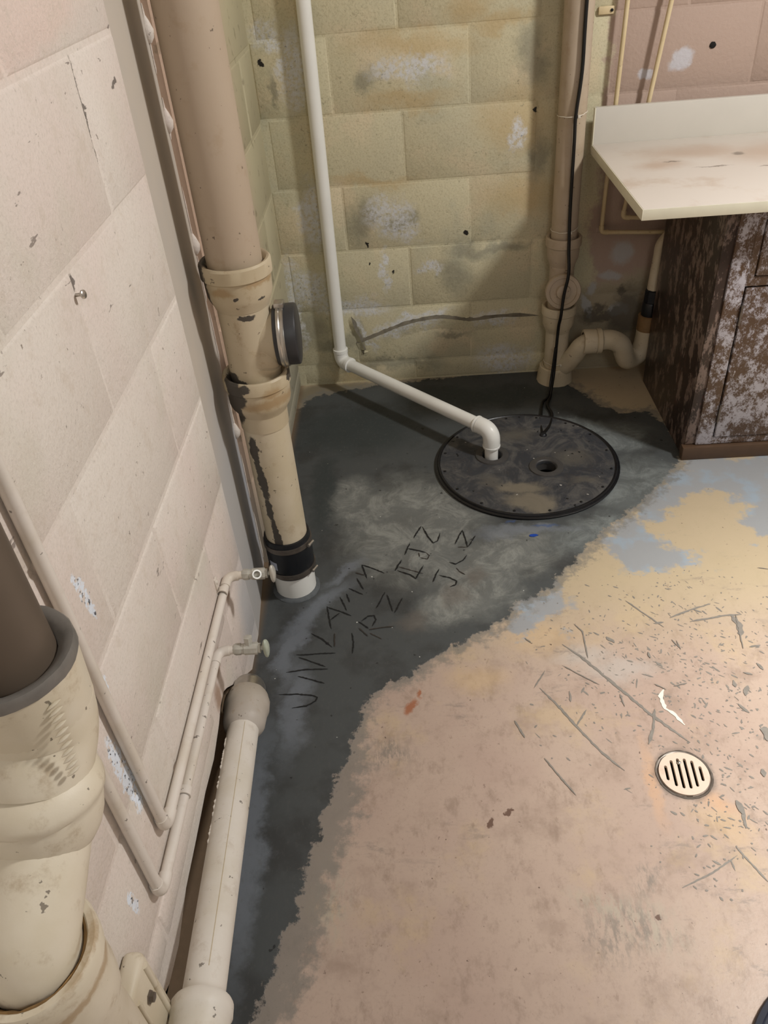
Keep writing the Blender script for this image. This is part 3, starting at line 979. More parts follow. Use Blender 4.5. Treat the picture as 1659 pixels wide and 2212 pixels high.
for _ in range(900):
    p = (rnd.gauss(1450, 150), rnd.gauss(1400, 120))
    if _ > 620:
        p = (rnd.gauss(1560, 70), rnd.gauss(1700, 140))
    if p[0] < 1130 or p[0] > 1690 or p[1] < 1230 or p[1] > 1950:
        continue
    c = on_z(p)
    if math.hypot(c.x - DRAIN[0], c.y - DRAIN[1]) < .06:
        continue
    n = rnd.randint(5, 7)
    a0 = rnd.choice((rnd.uniform(2.0, 2.8), rnd.uniform(0, 6.28)))
    L_, W_ = rnd.uniform(.0012, .0062) * rnd.choice((.6, 1, 1.6)), rnd.uniform(.0008, .0026)
    ring = []
    for i in range(n):
        t = 2 * math.pi * i / n
        x, y = math.cos(t) * L_ * rnd.uniform(.6, 1.2), math.sin(t) * W_ * rnd.uniform(.6, 1.2)
        ring.append((c.x + x * math.cos(a0) - y * math.sin(a0), c.y + x * math.sin(a0) + y * math.cos(a0), chip_z))
    chip_z += 4e-7
    mb.add(ring, [tuple(range(n))])
mb.build('paint_chips', MAT['scratch'], floor, kind='stuff', label='grey chips knocked out of the floor paint')

# ------------------------------------------------------------------ sump: basin, lid, discharge pipe
SX, SY = SUMP
t = floor
MB().lathe((SX, SY, -.35), (0, 0, 1), [(0, .24), (.34, .262), (.349, .262), (.349, .274), (.356, .276), (.358, .272), (.358, .266), (.35, .262), (.34, .255), (.02, .235)], 64, cap=False).build('sump_basin', MAT['lid_rim'], t)
MB().lathe((SX, SY, -.35), (0, 0, 1), [(0, .24), (.01, .24)], 48).build('sump_bottom', MAT['dark'], t)
H1, H2 = (.219, 2.033), (.373, 1.956)
t = thing('sump_cover', 'big round black plastic lid with two holes set in the cement', 'lid', (SX, SY, 0))
MB().plate(circle(SX, SY, .262, 72), [circle(H1[0], H1[1], .030, 32), circle(H2[0], H2[1], .029, 32)], .004, .011).build('lid_plate', MAT['lid'], t)
mb = MB().lathe((SX, SY, 0), (0, 0, 1), [(.004, .260), (.011, .2600), (.0135, .2625), (.0135, .2665), (.010, .269), (-.0, .269)], 72, cap=False)
mb.build('lid_rim', MAT['lid_rim'], t)
for i, (hx, hy) in enumerate((H1, H2)):
    MB().lathe((hx, hy, 0), (0, 0, 1), [(.0105, .052), (.0145, .0505), (.0155, .047), (.0155, .033), (.013, .0305), (-.02, .0305)], 48, cap=False).build('grommet', MAT['flange'], t)
for k in range(16):
    a = k * 2 * math.pi / 16 + .13
    MB().lathe((SX + .250 * math.cos(a), SY + .250 * math.sin(a), .0105), (0, 0, 1), [(0, .0042), (.002, .004), (.003, .002)], 8).build('bolt', MAT['lid_rim'], t)

t = thing('discharge_pipe', 'white plastic pipe running down the yellow wall and across into the lid', 'pipe', (H1[0], H1[1], 0))
PA, PB, PC = Vector((-.252, 2.53, 1.185)), Vector((-.261, 2.53, .108)), Vector((H1[0] - .002, H1[1] + .004, .098))
up = (PA - PB).normalized()
hz = (PC - PB).normalized()
MB().lathe(PB + up * .03, up, [(0, .0205), (2.25, .0205)], 28).build('vertical_pipe', MAT['pvc'], t)
MB().lathe(PB + hz * .03, hz, [(0, .0205), ((PC - PB).length - .06, .0205)], 28).build('sloping_pipe', MAT['pvc'], t)
pe = arc_path(PB + up * .042, PB, PB + hz * .040, .030, 8)
n_ = len(pe)
mb = MB().sweep(pe, .0243, 28)
mb.lathe(PB + hz * .036, hz, [(0, .0243), (.001, .0262), (.012, .0262), (.013, .0215)], 28)
mb.lathe(PB + up * .036, up, [(0, .0243), (.001, .0258), (.012, .0258), (.013, .0215)], 28)
mb.build('elbow', MAT['pvc'], t)
dn = Vector((0, 0, -1))
pe = arc_path(PC - hz * .050, PC, PC + dn * .052, .034, 10)
mb = MB().sweep(pe, .0262, 28)
mb.lathe(PC - hz * .052, -hz, [(0, .0262), (.004, .0272), (.007, .0272), (.008, .0215)], 28)
mb.lathe(PC + dn * .050, dn, [(0, .0262), (.001, .0272), (.006, .0268), (.007, .0215)], 28)
mb.build('elbow', MAT['pvc'], t)
MB().lathe(PC + dn * .045, dn, [(0, .0205), (.30, .0205)], 28).build('drop_pipe', MAT['pvc'], t)

# ------------------------------------------------------------------ floor drain
DX, DY = DRAIN
t = thing('floor_drain', 'round floor drain with a slotted beige grate', 'drain', (DX, DY, 0))
MB().lathe((DX, DY, -.12), (0, 0, 1), [(0, .030), (.05, .046), (.118, .0485), (.1205, .0495), (.1212, .0515), (.1212, .0535), (.1198, .055)], 48, cap=False, wob=.012).build('drain_bowl', MAT['dull_steel'], t)
MB().lathe((DX, DY, -.12), (0, 0, 1), [(0, .03), (.004, .03)], 32).build('drain_bottom', MAT['dark'], t)
ax = (on_z((1485, 1708)) - on_z((1468, 1640))).normalized()
sd = Vector((-ax.y, ax.x, 0))
slots = []
for k, hl in zip((-2.5, -1.5, -.5, .5, 1.5, 2.5), (.0165, .029, .0335, .0335, .029, .0165)):
    c = Vector((DX, DY, 0)) + sd * k * .0131
    w = .0029
    L = []
    for s_, base in ((1, 0), (-1, math.pi)):
        for i in range(6):
            a = base - math.pi / 2 + math.pi * i / 5
            p = c + ax * (s_ * (hl - w)) + (ax * math.cos(a) + sd * math.sin(a)) * w
            L.append((p.x, p.y))
    slots.append(L)
MB().plate(circle(DX, DY, .0475, 64), slots, -.003, .0035).build('grate', MAT['grate'], t)
p = on_z((1466, 1651))
MB().lathe((p.x, p.y, .0015), (0, 0, 1), [(0, .002), (.002, .0038), (.005, .0036), (.0065, .0015)], 12).build('pebble', MAT['steel'], t)

# ------------------------------------------------------------------ main soil stack
SC = Vector((-.338, 1.497, 0))
t = thing('soil_stack', 'thick cream cast iron soil stack beside the left wall with capped side branch', 'pipe', SC)
zz = Vector((0, 0, 1))
RP = .0535
MB().lathe(SC + zz * .80, zz, [(0, RP), (CEIL - .80, RP)], 48).build('upper_pipe', MAT['stack_up'], t)


def hub(name, x, y, ztop, r, rp, mat, parent, rb=.10, mz=.042, lip=.006):
    """bell end of a cast iron pipe: lip, rim band, body, shoulder; a sunk joint ring inside"""
    c = Vector((x, y, 0))
    pr = [(ztop - .016, rp - .001), (ztop - .006, r - .012), (ztop, r - .007), (ztop + .001, r - .002), (ztop - .003, r + .0012), (ztop - .027, r + .0012), (ztop - .031, r - lip * .55),
          (ztop - mz - .022, r - lip * .75), (ztop - mz - .032, r - lip * 1.3), (ztop - mz - .044, rp + .002), (ztop - mz - .05, rp)]
    return MB().lathe(c, zz, list(reversed(pr)), 48, cap=False, wob=.003).build(name, mat, parent)


hub('hub', SC.x, SC.y, .866, .0690, RP, MAT['hub'], t)
hub('hub', SC.x, SC.y, .628, .0700, RP, MAT['hub'], t, lip=.005)
mb = MB().lathe(SC, zz, [(.50, RP - .001), (.58, RP + .0005), (.63, .0525), (.72, .0520), (.79, .0525), (.84, RP)], 48)
mb.lathe(SC + zz * .702, (1, .05, 0), [(0, .044), (.03, .047), (.05, .053), (.066, .0555)], 40)
mb.sweep(smooth_path([SC + Vector((-.0, 0, .60)), SC + Vector((.004, 0, .635)), SC + Vector((.014, 0, .662)), SC + Vector((.034, .002, .684))], 5), [.0515] * 5 + [.0505] * 5 + [.046] * 6, 32)
mb.build('tee_fitting', MAT['hub'], t)
cap = MB().lathe(SC + zz * .702, (1, .05, 0), [(.055, .0555), (.056, .0605), (.060, .062), (.098, .062), (.101, .0605), (.1025, .057), (.1025, .001)], 48).build('branch_cap', MAT['cap_rubber'], t, label='grey rubber end cap')
mb = MB().lathe(SC + zz * .702, (1, .05, 0), [(.064, .0615), (.064, .0642), (.069, .0648), (.071, .0634), (.074, .0648), (.079, .0642), (.079, .0615)], 48, cap=False)
mb.box(SC + Vector((.062, -.012, .702 + .062)), SC + Vector((.082, .012, .702 + .073)), .002)
mb.build('hose_clamp', MAT['steel'], cap, label='steel band clamp')
MB().lathe(SC, zz, [(.14, .0500), (.54, .0505)], 48).build('lower_pipe', MAT['stack_low'], t)
cp = MB().lathe(SC, zz, [(.072, .0505), (.072, .0555), (.076, .057), (.125, .0572), (.178, .057), (.186, .0555), (.186, .0505)], 48, cap=False).build('rubber_coupling', MAT['rubber'], t, label='black rubber coupling')
for zc in (.166, .084):
    mb = MB().lathe(SC, zz, [(zc - .007, .0565), (zc - .007, .0590), (zc - .003, .0594), (zc, .0586), (zc + .003, .0594), (zc + .007, .0590), (zc + .007, .0565)], 48, cap=False)
    mb.build('band_clamp', MAT['dull_steel'], cp)
    a = math.radians(-22)
    d = Vector((math.cos(a), math.sin(a), 0))
    tg = Vector((-d.y, d.x, 0))
    MB().lathe(SC + zz * zc + d * .0635 - tg * .012, tg + d * .1, [(0, .0045), (.006, .0045), (.0065, .0035), (.022, .0035), (.023, .001)], 10).build('clamp_screw', MAT['steel'], cp)
c_ = SC + zz * .115
mb = MB()
seg = []
for i in range(7):
    a = math.radians(218 + i * 4)
    seg.append((math.cos(a) * .0578, math.sin(a) * .0578))
vs = [(SC.x + x, SC.y + y, z) for z in (.104, .128) for x, y in seg]
mb.add(vs, [(i, i + 1, 8 + i, 7 + i) for i in range(6)])
mb.build('coupling_label', plain('pale_sticker', srgb(170, 176, 190), .5), cp, label='small pale sticker')
MB().lathe(SC, zz, [(-.02, .0515), (.078, .0515)], 48).build('plastic_stub', MAT['pvc'], t, label='white plastic stub')
MB().lathe(SC, zz, [(-.005, .062), (.002, .0605), (.006, .055), (.009, .0516)], 40, cap=False, wob=.02).build('cement_collar', plain('cement_grey', srgb(92, 96, 98), .8, 0, .2, 60, .3), t)

# ------------------------------------------------------------------ near stack at the left edge of the picture
NX, NY = -.3545, .4435
t = thing('near_soil_stack', 'brown topped cream cast iron stack in the left foreground', 'pipe', (NX, .307, 0))
MB().lathe((NX, NY, .88), (0, 0, 1), [(0, .0412), (CEIL - .88, .0412)], 40).build('upper_pipe', MAT['dark_pipe'], t, label='dark brown pipe')
MB().lathe((NX, NY, 0), (0, 0, 1), [(.905, .0412), (.918, .0418), (.922, .046), (.926, .0525), (.9262, .0568), (.922, .0582), (.914, .0580)], 40, cap=False, wob=.008).build('lead_joint', MAT['lead'], t, label='grey lead joint ring')
mb = MB().lathe((NX, NY, 0), (0, 0, 1), [(.835, .050), (.86, .0535), (.905, .0562), (.916, .0570), (.918, .055)], 40, cap=False, wob=.004)
mb.build('upper_hub', MAT['fg'], t)
p0, p1, p2, p3 = Vector((NX, NY, .86)), Vector((NX - .001, NY - .006, .832)), Vector((NX - .004, .418, .810)), Vector((NX - .005, .410, .798))
body = smooth_path([p0, p1, p2, p3], 7)
MB().sweep(body, [.0535 - .004 * i / len(body) for i in range(len(body))], 36).build('offset_bend', MAT['fg'], t)
d = ((p3 - p2).normalized() + Vector((0, 0, -1.1))).normalized()
q0 = Vector((NX - .006, .408, .795))
MB().lathe(q0, d, [(-.016, .044), (-.012, .0505), (-.005, .0555), (.004, .0590), (.011, .0590), (.015, .0560), (.020, .0562), (.040, .0535), (.052, .0500), (.060, .0455), (.064, .0425)], 40, cap=False, wob=.004).build('bend_hub', MAT['fg'], t)
low = smooth_path([q0 + d * .045, Vector((NX - .008, .355, .730)), Vector((NX - .010, .314, .700)), Vector((NX - .011, .308, .66))], 6)
MB().sweep(low, .0435, 36).build('spigot', MAT['fg'], t)
MB().lathe((NX - .011, .308, 0), (0, 0, 1), [(.0, .045), (.57, .045), (.59, .052), (.62, .0545), (.665, .0555), (.668, .0585), (.690, .059), (.694, .057), (.693, .051), (.684, .046)], 40, cap=False, wob=.004).build('lower_hub', MAT['fg'], t)
MB().lathe((NX - .011, .308, 0), (0, 0, 1), [(.680, .0435), (.686, .045), (.690, .0475), (.689, .0515)], 40, cap=False, wob=.02).build('oakum_joint', plain('stained_joint', srgb(150, 118, 74), .8, 0, .35, 50, .5), t, label='stained brown joint')
mb = MB()
for i in range(11):
    z_ = .900 - i * .0068
    c = Vector((NX + .047, NY - .034 - i * .0016, z_))
    mb.lathe(c + Vector((-.005, -.005, -.0015)), (1, .9, .35), [(0, .0004), (.004, .0019), (.009, .0019), (.013, .0004)], 8)
mb.build('casting_lumps', MAT['fg'], t)

# ------------------------------------------------------------------ bracket low on the left wall
BR = Vector((-.400, .43, .38))
t = thing('wall_bracket', 'cream painted bracket with one bolt low on the near left wall', 'bracket', (XL + .003, .43, .20))
MB().box((XL + .003, .384, .20), (-.386, .452, .358), .009, 3).build('strap_plate', MAT['fg'], t)
MB().sweep([(-.387, .436, .20), (-.387, .438, .345)], .005, 12).build('rib', MAT['fg'], t)
MB().sweep([(-.387, .396, .20), (-.387, .398, .335)], .004, 12).build('rib', MAT['fg'], t)
MB().lathe((-.387, .418, .300), (1, 0, 0), [(0, .009), (.003, .009), (.004, .007), (.008, .0065), (.009, .004)], 6).build('bolt_head', MAT['dull_steel'], t)

# ------------------------------------------------------------------ horizontal drain pipe at the foot of the wall
D0, D1 = Vector((-.386, 1.075, .100)), Vector((-.3426, .375, .1975))
dd = (D1 - D0).normalized()
t = thing('drain_pipe', 'cream cast iron drain pipe lying along the foot of the left wall', 'pipe', (D0.x, D0.y, 0))
MB().lathe(D0, dd, [(.05, .0310), ((D1 - D0).length, .0310)], 36, wob=.006).build('pipe_run', MAT['drain'], t)
MB().lathe(D0, dd, [(.010, .034), (.012, .040), (.016, .0425), (.024, .0435), (.03, .0465), (.052, .0470), (.058, .044), (.090, .0425), (.098, .040), (.106, .034), (.110, .0312)], 36, wob=.012).build('far_hub', MAT['drain_hub'], t)
MB().lathe(D0, dd, [(-.030, .012), (-.028, .027), (-.022, .0315), (-.016, .032), (-.014, .0345), (.004, .0355), (.014, .036)], 32).build('chrome_plug', MAT['steel'], t, label='chrome cleanout plug')
nh = (D1 - D0).length - .135
k_ = .628
MB().lathe(D0, dd, [(k_ - .002, .0315), (k_, .041), (k_ + .006, .0445), (k_ + .022, .0450), (k_ + .026, .0425), (k_ + .07, .0420), (k_ + .09, .038), (k_ + .1, .032)], 36, wob=.004).build('near_hub', MAT['drain'], t)
mb = MB()
w = dd.cross(zz).normalized()
for i in range(34):     # flakes of loose paint along one side
    s_ = rnd.uniform(.12, .40)
    c = D0 + dd * s_ + (-Vector((1, 0, 0)) * .84 + zz * .53).normalized() * .0312
    l_ = rnd.uniform(.003, .008)
    mb.lathe(c - dd * l_, dd, [(0, .0007), (l_, rnd.uniform(.0016, .003)), (2 * l_, .0006)], 6)
mb.build('paint_flakes', MAT['water'], t, kind='stuff')
MB().sweep([D0 + dd * s_ + (Vector((1, 0, 0)) * .30 + zz * .95).normalized() * (.0309 if s_ > .1 else .046) for s_ in (.11, .2, .3, .4, .5, .59)], .0009, 6).build('casting_seam', MAT['hub'], t)

# ------------------------------------------------------------------ water pipes and stop valves on the left wall
XP = XL + .0125


def water(label, y0, ztop, ybend, z, yv, grp):
    t = thing('water_pipe', label, 'pipe', (XP, ybend, z), grp)
    path = arc_path((XP, y0, CEIL), (XP, ybend, z), (XP, yv, z - .006), .022, 8)
    path = path[:-1] + arc_path(path[-2], (XP, yv, z - .006), (XP + .035, yv + .004, z - .006), .016, 8)[1:]
    MB().sweep(path, .0083, 18).build('copper_run', MAT['water'], t)
    a = Vector((XP, ybend, z))
    MB().sweep(arc_path(a + Vector((0, 0, .030)), a, a + Vector((0, .030, 0)), .022, 8), .0098, 18).build('bend_fitting', MAT['water'], t)
    b = Vector((XP, yv, z - .006))
    MB().sweep(arc_path(b + Vector((0, -.03, 0)), b, b + Vector((.022, .002, 0)), .018, 8), .0100, 18).build('end_fitting', MAT['water'], t)
    return t


tA = water('upper of two painted water pipes turning along the left wall', .595, 0, .632, .335, 1.185, 'water pipes on the left wall')
tB = water('lower of two painted water pipes turning along the left wall', .548, 0, .556, .292, 1.022, 'water pipes on the left wall')


def valve(label, y, z, up_outlet, knob_mat):
    t = thing('stop_valve', label, 'valve', (XP + .030, y, z), 'stop valves low on the left wall')
    o = Vector((XP + .030, y, z))
    x = Vector((1, .02, 0)).normalized()
    MB().lathe(o, x, [(0, .0095), (.004, .0115), (.014, .0115), (.0145, .0100), (.020, .0105), (.021, .0120), (.046, .0120), (.047, .0095), (.052, .0095)], 8).build('valve_body', MAT['valve'], t)
    if up_outlet:
        d = Vector((0, .25, 1)).normalized()
        c = o + x * .030
        mb = MB().lathe(c, d, [(.004, .007), (.016, .007), (.0165, .0090), (.026, .0090), (.027, .006)], 6)
        mb.build('outlet', MAT['valve'], t)
    else:
        d = Vector((.2, -.75, .6)).normalized()
        c = o + x * .030
        MB().lathe(c, d, [(.004, .0095), (.0165, .0095), (.0165, .0065), (.008, .006), (.008, .0002)], 20).build('outlet', MAT['steel'], t)
        MB().lathe(c, d, [(.0085, .0058), (.0095, .0058)], 16).build('outlet_bore', MAT['dark'], t)
    MB().lathe(o, x, [(.048, .0045), (.058, .0045)], 12).build('stem', MAT['valve'], t)
    b = bmesh.new()
    bmesh.ops.create_uvsphere(b, u_segments=20, v_segments=12, radius=1)
    for v in b.verts:
        fl = 1 + .10 * math.cos(3 * math.atan2(v.co.z, v.co.y))
        v.co = o + x * (.062) + Vector((v.co.x * .0062, v.co.y * .0125 * fl, v.co.z * .0215 * fl))
    MB().bm(b, True).build('handle', knob_mat, t)


valve('far stop valve with grey oval handle and open side outlet', 1.189, .329, False, MAT['valve'])
valve('near stop valve with pale green oval handle and capped top', 1.026, .286, True, MAT['valve_knob'])
# clip on the upper pipe, and coupling on the lower
t = thing('pipe_clip', 'painted clip nailed over the upper water pipe near the far valve', 'clip', (XL + .003, 1.135, .335))
MB().lathe((XP, 1.128, .3345), (0, 1, 0), [(0, .0088), (0, .0108), (.013, .0108), (.013, .0088)], 20, cap=False).build('saddle', MAT['water'], t)
MB().box((XL + .002, 1.128, .346), (XL + .006, 1.141, .372), .001).build('tab', MAT['water'], t)
MB().lathe((XL + .006, 1.1345, .362), (1, 0, 0), [(0, .0045), (.002, .0040), (.003, .002)], 10).build('nail_head', MAT['water'], t)
t = thing('pipe_clip', 'painted sleeve clip round the lower water pipe midway along the wall', 'clip', (XL + .003, .735, .292))
p = on_x((398, 1708), XP)
MB().lathe((XP, p.y - .007, p.z - .004), (0, 1, 0), [(0, .0086), (0, .0112), (.014, .0112), (.014, .0086)], 20, cap=False).build('saddle', MAT['water'], t)
MB().box((XL + .002, p.y - .007, p.z - .032), (XL + .006, p.y + .007, p.z - .012), .001).build('tab', MAT['water'], t)

# screw left in the wall
p = on_x((165, 638), XL + .004)
t = thing('screw', 'bright steel screw sticking out of the near left wall', 'screw', p)
MB().lathe(p - Vector((.003, 0, 0)), (1, -.2, .15), [(0, .0022), (.010, .0022)], 10).build('shank', MAT['steel'], t)
MB().lathe(p + Vector((.006, -.0012, .001)), (1, -.2, .15), [(0, .0024), (.003, .0055), (.005, .0055), (.006, .004)], 14).build('head', MAT['steel'], t)

# ------------------------------------------------------------------ waste pipe by the back wall
VC = Vector((.486, 2.507, 0))
KV = 2.507 / 2.47


def kv(z):
    return max(0.0, CAM_H - (CAM_H - z) * KV)


t = thing('waste_pipe', 'cream waste pipe standing against the back wall behind a black cord', 'pipe', VC)
RV = .0405
MB().lathe(VC, zz, [(.41, RV), (CEIL, RV)], 36).build('upper_pipe', MAT['vent'], t)
hub('hub', VC.x, VC.y, kv(.520), .0545, RV, MAT['vent'], t)
mb = MB().lathe(VC, zz, [(.22, .039), (.47, .0395)], 36)
mb.lathe(VC + zz * kv(.355), (-.03, -1, .12), [(0, .040), (.03, .042), (.046, .0545), (.05, .0555)], 32)
mb.build('cleanout_tee', MAT['vent'], t)
MB().lathe(VC + zz * kv(.355), (-.03, -1, .12), [(.044, .0555), (.060, .0565), (.063, .0545), (.063, .0440), (.0595, .042), (.0595, .024), (.063, .023), (.070, .022), (.071, .0205), (.071, .0005)], 36).build('cleanout_plug', MAT['vent'], t, label='round screw plug')
hub('hub', VC.x, VC.y, kv(.295), .0560, RV, MAT['trap'], t)
mb = MB().lathe(VC, zz, [(0.0, .0395), (.23, .0395)], 36)
br = smooth_path([VC + Vector((.008, -.008, .045)), VC + Vector((.030, -.028, .070)), VC + Vector((.052, -.048, .112)), VC + Vector((.070, -.062, .152)), VC + Vector((.098, -.074, .175))], 6)
mb.sweep(br, [.033 - .003 * i / len(br) for i in range(len(br))], 28)
mb.build('wye_fitting', MAT['trap'], t)
MB().lathe(VC, zz, [(0, .062), (.02, .0595), (.045, .055), (.055, .0535), (.058, .050), (.056, .041)], 36, cap=False, wob=.02).build('floor_hub', MAT['trap'], t)

t = thing('trap', 'cream drain trap looping from the waste pipe behind the brown cabinet', 'trap', (.70, 2.43, .04))
tp = [(.575, 2.43, .176), (.615, 2.43, .177), (.650, 2.43, .176), (.684, 2.435, .155), (.702, 2.445, .115), (.718, 2.46, .085), (.742, 2.48, .078), (.770, 2.492, .095), (.780, 2.495, .14), (.782, 2.496, .19)]
MB().sweep(smooth_path(tp, 6), .0325, 28).build('bend_pipe', MAT['trap'], t)
MB().lathe((.558, 2.43, .1755), (1, 0, 0), [(0, .031), (.0, .0385), (.004, .0405), (.040, .0400), (.043, .037), (.046, .041), (.058, .041), (.062, .034)], 32, cap=False).build('hub', MAT['trap'], t)
MB().lathe((.782, 2.496, .175), (.02, 0, 1), [(0, .0335), (.05, .034), (.052, .030)], 28).build('upper_collar', plain('brown_fitting', srgb(132, 104, 70), .5), t)
MB().lathe((.784, 2.496, .222), (.03, 0, 1), [(0, .0255), (.004, .027), (.045, .027), (.05, .024)], 28).build('slip_nut', MAT['rubber'], t, label='black slip nut')
MB().lathe((.786, 2.496, .270), (.03, 0, 1), [(0, .022), (.004, .0265), (.042, .0265), (.046, .022)], 8).build('slip_nut', MAT['rubber'], t)
MB().sweep(smooth_path([(.787, 2.496, .31), (.792, 2.496, .42), (.800, 2.496, .47), (.86, 2.496, .53)], 6), .021, 24).build('tail_pipe', MAT['trap'], t)

# black cord and its ties
t = thing('cord', 'black pump cord hanging down the waste pipe and over to the lid', 'cord', (.389, 2.134, .012))
cpts = [(.492, 2.424, 1.60), (.4875, 2.4225, 1.142), (.488, 2.4205, .984), (.479, 2.419, .871), (.480, 2.419, .80), (.482, 2.42, .618), (.484, 2.407, .50), (.485, 2.388, .43), (.475, 2.388, .36), (.470, 2.388, .29), (.468, 2.402, .249), (.466, 2.405, .18),
        (.463, 2.402, .085)]
end1 = [(.455, 2.39, .02), (.449, 2.37, .007), (.432, 2.32, .006), (.438, 2.26, .006), (.420, 2.19, .008), (.392, 2.137, .014)]
cpts = [(x * KV, y * KV, CAM_H - (CAM_H - z) * KV) for x, y, z in cpts]
MB().sweep(smooth_path(cpts + end1, 6), .0052, 10).build('main_cord', MAT['cord'], t)
end2 = [(.468, 2.430, .16), (.457, 2.415, .05), (.442, 2.37, .010), (.420, 2.34, .006), (.403, 2.26, .006), (.392, 2.19, .007), (.388, 2.136, .013)]
MB().sweep(smooth_path(end2, 6), .0042, 10).build('second_cord', MAT['cord'], t)
MB().lathe((.390, 2.130, .010), (0, 0, 1), [(0, .012), (.004, .011), (.008, .007)], 16).build('cord_seal', MAT['rubber'], t)


def tie(label, z, r):
    t = thing('cable_tie', label, 'cable tie', (VC.x, VC.y - r, z), 'cable ties round the waste pipe')
    pts = []
    for i in range(33):
        a = 2 * math.pi * i / 32
        pts.append(VC + Vector((math.cos(a) * (r + .0015), math.sin(a) * (r + .0015) - (.007 if math.sin(a) < -.8 else 0), z + .004 * math.cos(a))))
    MB().sweep(pts, .0014, 8).build('strap', MAT['tie'], t)
    MB().box((VC.x + .006, VC.y - r - .014, z - .004), (VC.x + .014, VC.y - r - .006, z + .004), .001).build('tie_head', MAT['tie'], t)


tie('topmost thin white cable tie holding the cord above counter height', kv(.868), RV)
tie('middle thin white cable tie round the pipe just above its upper hub', kv(.545), RV)
tie('lowest thin white cable tie close to the floor', .078, .0395)

# thin painted pipes on the back wall
YT = XB - .035


def thin_pipe(label, pts, r):
    t = thing('thin_pipe', label, 'pipe', pts[-1], 'thin painted pipes on the back wall')
    path = arc_path(pts[0], pts[1], pts[2], .014, 6)
    MB().sweep(path, r, 14).build('pipe_run', MAT['thin'], t)
    c = Vector(pts[1])
    a = (Vector(pts[0]) - c).normalized()
    b_ = (Vector(pts[2]) - c).normalized()
    MB().sweep(arc_path(c + a * .022, c, c + b_ * .022, .014, 6), r * 1.22, 14).build('elbow', MAT['thin'], t)
    return t


thin_pipe('thin cream pipe nearest the waste pipe, dropping behind the counter end', [(.628, YT, 1.60), (.607, YT, .500), (.95, YT, .478)], .0065)
thin_pipe('thin cream pipe leaning across the pink wall, second from the waste pipe', [(.793, YT, 1.60), (.670, YT, .542), (.95, YT, .522)], .0065)
p = on_y((1310, 22), XB - .006)
t = thing('wall_clip', 'small cream clip on the back wall above the counter end', 'clip', p)
MB().box(p + Vector((-.022, -.004, -.010)), p + Vector((.022, .003, .010)), .003).build('clip_plate', MAT['thin'], t)
MB().lathe(p + Vector((.014, -.004, 0)), (0, -1, 0), [(0, .004), (.003, .004), (.004, .002)], 10).build('clip_screw', MAT['dark'], t)

# hole in the pink wall
p = on_y((1540, 97), XB - .004)
MB().lathe(p, (0, 1, 0), [(-.0012, .0075), (.0, .0085), (.003, .0085)], 14, wob=.15).build('anchor_hole', MAT['dark'], wall_back)

# ------------------------------------------------------------------ counter and cabinet
CX0, CX1 = .547, 1.75
CY0, CY1 = 1.898, 2.518
CZ0, CZ1, CZ2 = .7455, .772, .870
t = thing('countertop', 'worn pale laminate countertop with a low backsplash overhanging the brown cabinet', 'countertop', (CX0, CY1, CZ0))
MB().box((CX0 + .002, CY0 + .002, CZ0), (CX1, CY1 - .018, CZ1), .0015).build('top_slab', MAT['counter'], t)
MB().box((CX0 + .002, CY0, CZ0 + .0005), (CX1, CY0 + .0022, CZ1 - .0008), .0006).build('front_edge', MAT['edge'], t)
MB().box((CX0, CY0, CZ0 + .0005), (CX0 + .0022, CY1 - .018, CZ1 - .0008), .0006).build('side_edge', MAT['edge'], t)
MB().box((CX0 + .004, CY1 - .018, CZ0 + .004), (CX1, CY1, CZ2), .002).build('backsplash', MAT['splash'], t)
MB().box((CX0 + .002, CY1 - .018, CZ0 + .004), (CX0 + .0045, CY1, CZ2 - .001), .0005).build('backsplash_edge', MAT['edge'], t)

KX0, KX1, KY0, KY1, KT = .782, 1.70, 1.992, 2.455, .7450
t = thing('base_cabinet', 'dark brown base cabinet with peeling whitish front under the counter', 'cabinet', (KX0, KY0, 0))
MB().box((KX0, KY0 + .002, .0), (KX0 + .018, KY1, KT), .001).build('side_panel', MAT['cab_side'], t, label='mottled dark brown side panel')
MB().box((KX1 - .018, KY0 + .002, .0), (KX1, KY1, KT), .001).build('side_panel', MAT['cab_side'], t)
MB().box((KX0 + .018, KY1 - .008, .0), (KX1 - .018, KY1, KT), .001).build('back_panel', MAT['cab_side'], t)
MB().box((KX0 + .018, KY0 + .03, .05), (KX1 - .018, KY1 - .01, .066), .001).build('bottom_panel', MAT['cab_side'], t)
YF = 1.978
for (x0, x1) in ((KX0 + .030, .858), (1.20, 1.25), (KX1 - .05, KX1)):
    MB().box((x0, YF, .046), (x1, KY0 + .004, KT), .0015).build('stile', MAT['cab'], t)
MB().box((KX0 + .001, YF + .006, .046), (KX0 + .031, KY0 + .004, KT), .001).build('corner_strip', MAT['cab_side'], t)
for (z0, z1) in ((.046, .068), (.530, .556), (.700, KT)):
    MB().box((.858, YF + .001, z0), (KX1 - .05, KY0 + .004, z1), .0015).build('rail', MAT['cab'], t)
MB().box((KX0 - .008, 1.966, 0), (KX1, 1.990, .044), .003).build('plinth', MAT['cab_base'], t, label='plain brown plinth board')


def panel_door(x0, x1, z0, z1, name):
    d = MB().box((x0, YF - .004, z0), (x1, YF + .012, z1), .004).build(name, MAT['cab'], t)
    return d


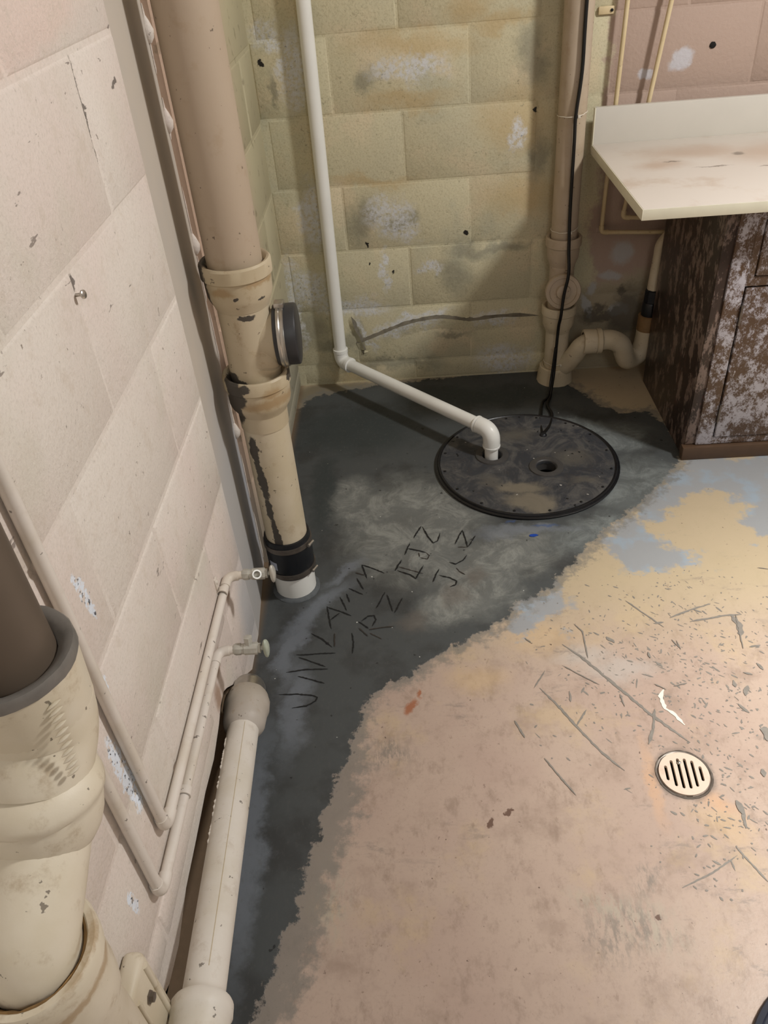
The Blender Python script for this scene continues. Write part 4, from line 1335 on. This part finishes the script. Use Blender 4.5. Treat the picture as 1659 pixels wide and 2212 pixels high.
dl = panel_door(.862, 1.197, .071, .526, 'door')
dr_ = panel_door(1.254, KX1 - .053, .071, .526, 'door')
for d in (dl,):
    for zc in (.452, .152):
        mb = MB().lathe((.8605, YF - .004, zc - .028), (0, 0, 1), [(0, .0035), (.056, .0035)], 10)
        mb.build('hinge', MAT['dull_steel'], d)
for d, x in ((dl, 1.165), (dr_, 1.29)):
    MB().lathe((x, YF - .004, .47), (0, -1, 0), [(0, .007), (.012, .006), (.016, .013), (.022, .014), (.026, .009)], 18).build('knob', MAT['dull_steel'], d)
MB().box((.858, YF + .0005, .540), (.876, KY0 + .004, KT), .001).build('stile', MAT['cab'], t)
for x0, x1 in ((.878, 1.197), (1.254, KX1 - .053)):
    d = panel_door(x0, x1, .558, .698, 'drawer')
    MB().lathe(((x0 + x1) / 2, YF - .004, .63), (0, -1, 0), [(0, .007), (.012, .006), (.016, .013), (.022, .014), (.026, .009)], 18).build('knob', MAT['dull_steel'], d)

# ------------------------------------------------------------------ small things on the floor
p = on_z((1152, 1157))
mb = MB()
n = 9
mb.add([(p.x + math.cos(2 * math.pi * i / n) * .013 * rnd.uniform(.7, 1.1), p.y + math.sin(2 * math.pi * i / n) * .007 * rnd.uniform(.7, 1.1), z) for z in (.0002, .0018) for i in range(n)],
       [tuple(range(n, 2 * n))] + [(i, (i + 1) % n, n + (i + 1) % n, n + i) for i in range(n)])
tag(mb.build('paint_flake', MAT['blue']), 'small bright blue flake on the cement in front of the lid', 'flake')

# corner of a dark rubber mat at the lower right
a, b2 = on_z((1659, 2166)), on_z((1634, 2212))
nrm = Vector(((a - b2).y, -(a - b2).x, 0)).normalized()
cx = (a + b2) / 2 + nrm * .195
t = thing('floor_mat', 'dark navy round rubber mat at the lower right corner of the floor', 'mat', (cx.x, cx.y, 0))
MB().lathe((cx.x, cx.y, 0), (0, 0, 1), [(0, .198), (.006, .200), (.010, .198), (.011, .190), (.008, .186), (.008, .001)], 72).build('mat_body', MAT['navy'], t)
for k in range(6):
    MB().lathe((cx.x, cx.y, .0078), (0, 0, 1), [(0, .03 + k * .028), (.0025, .031 + k * .028), (.0025, .035 + k * .028), (0, .036 + k * .028)], 64, cap=False).build('mat_rib', MAT['navy'], t)
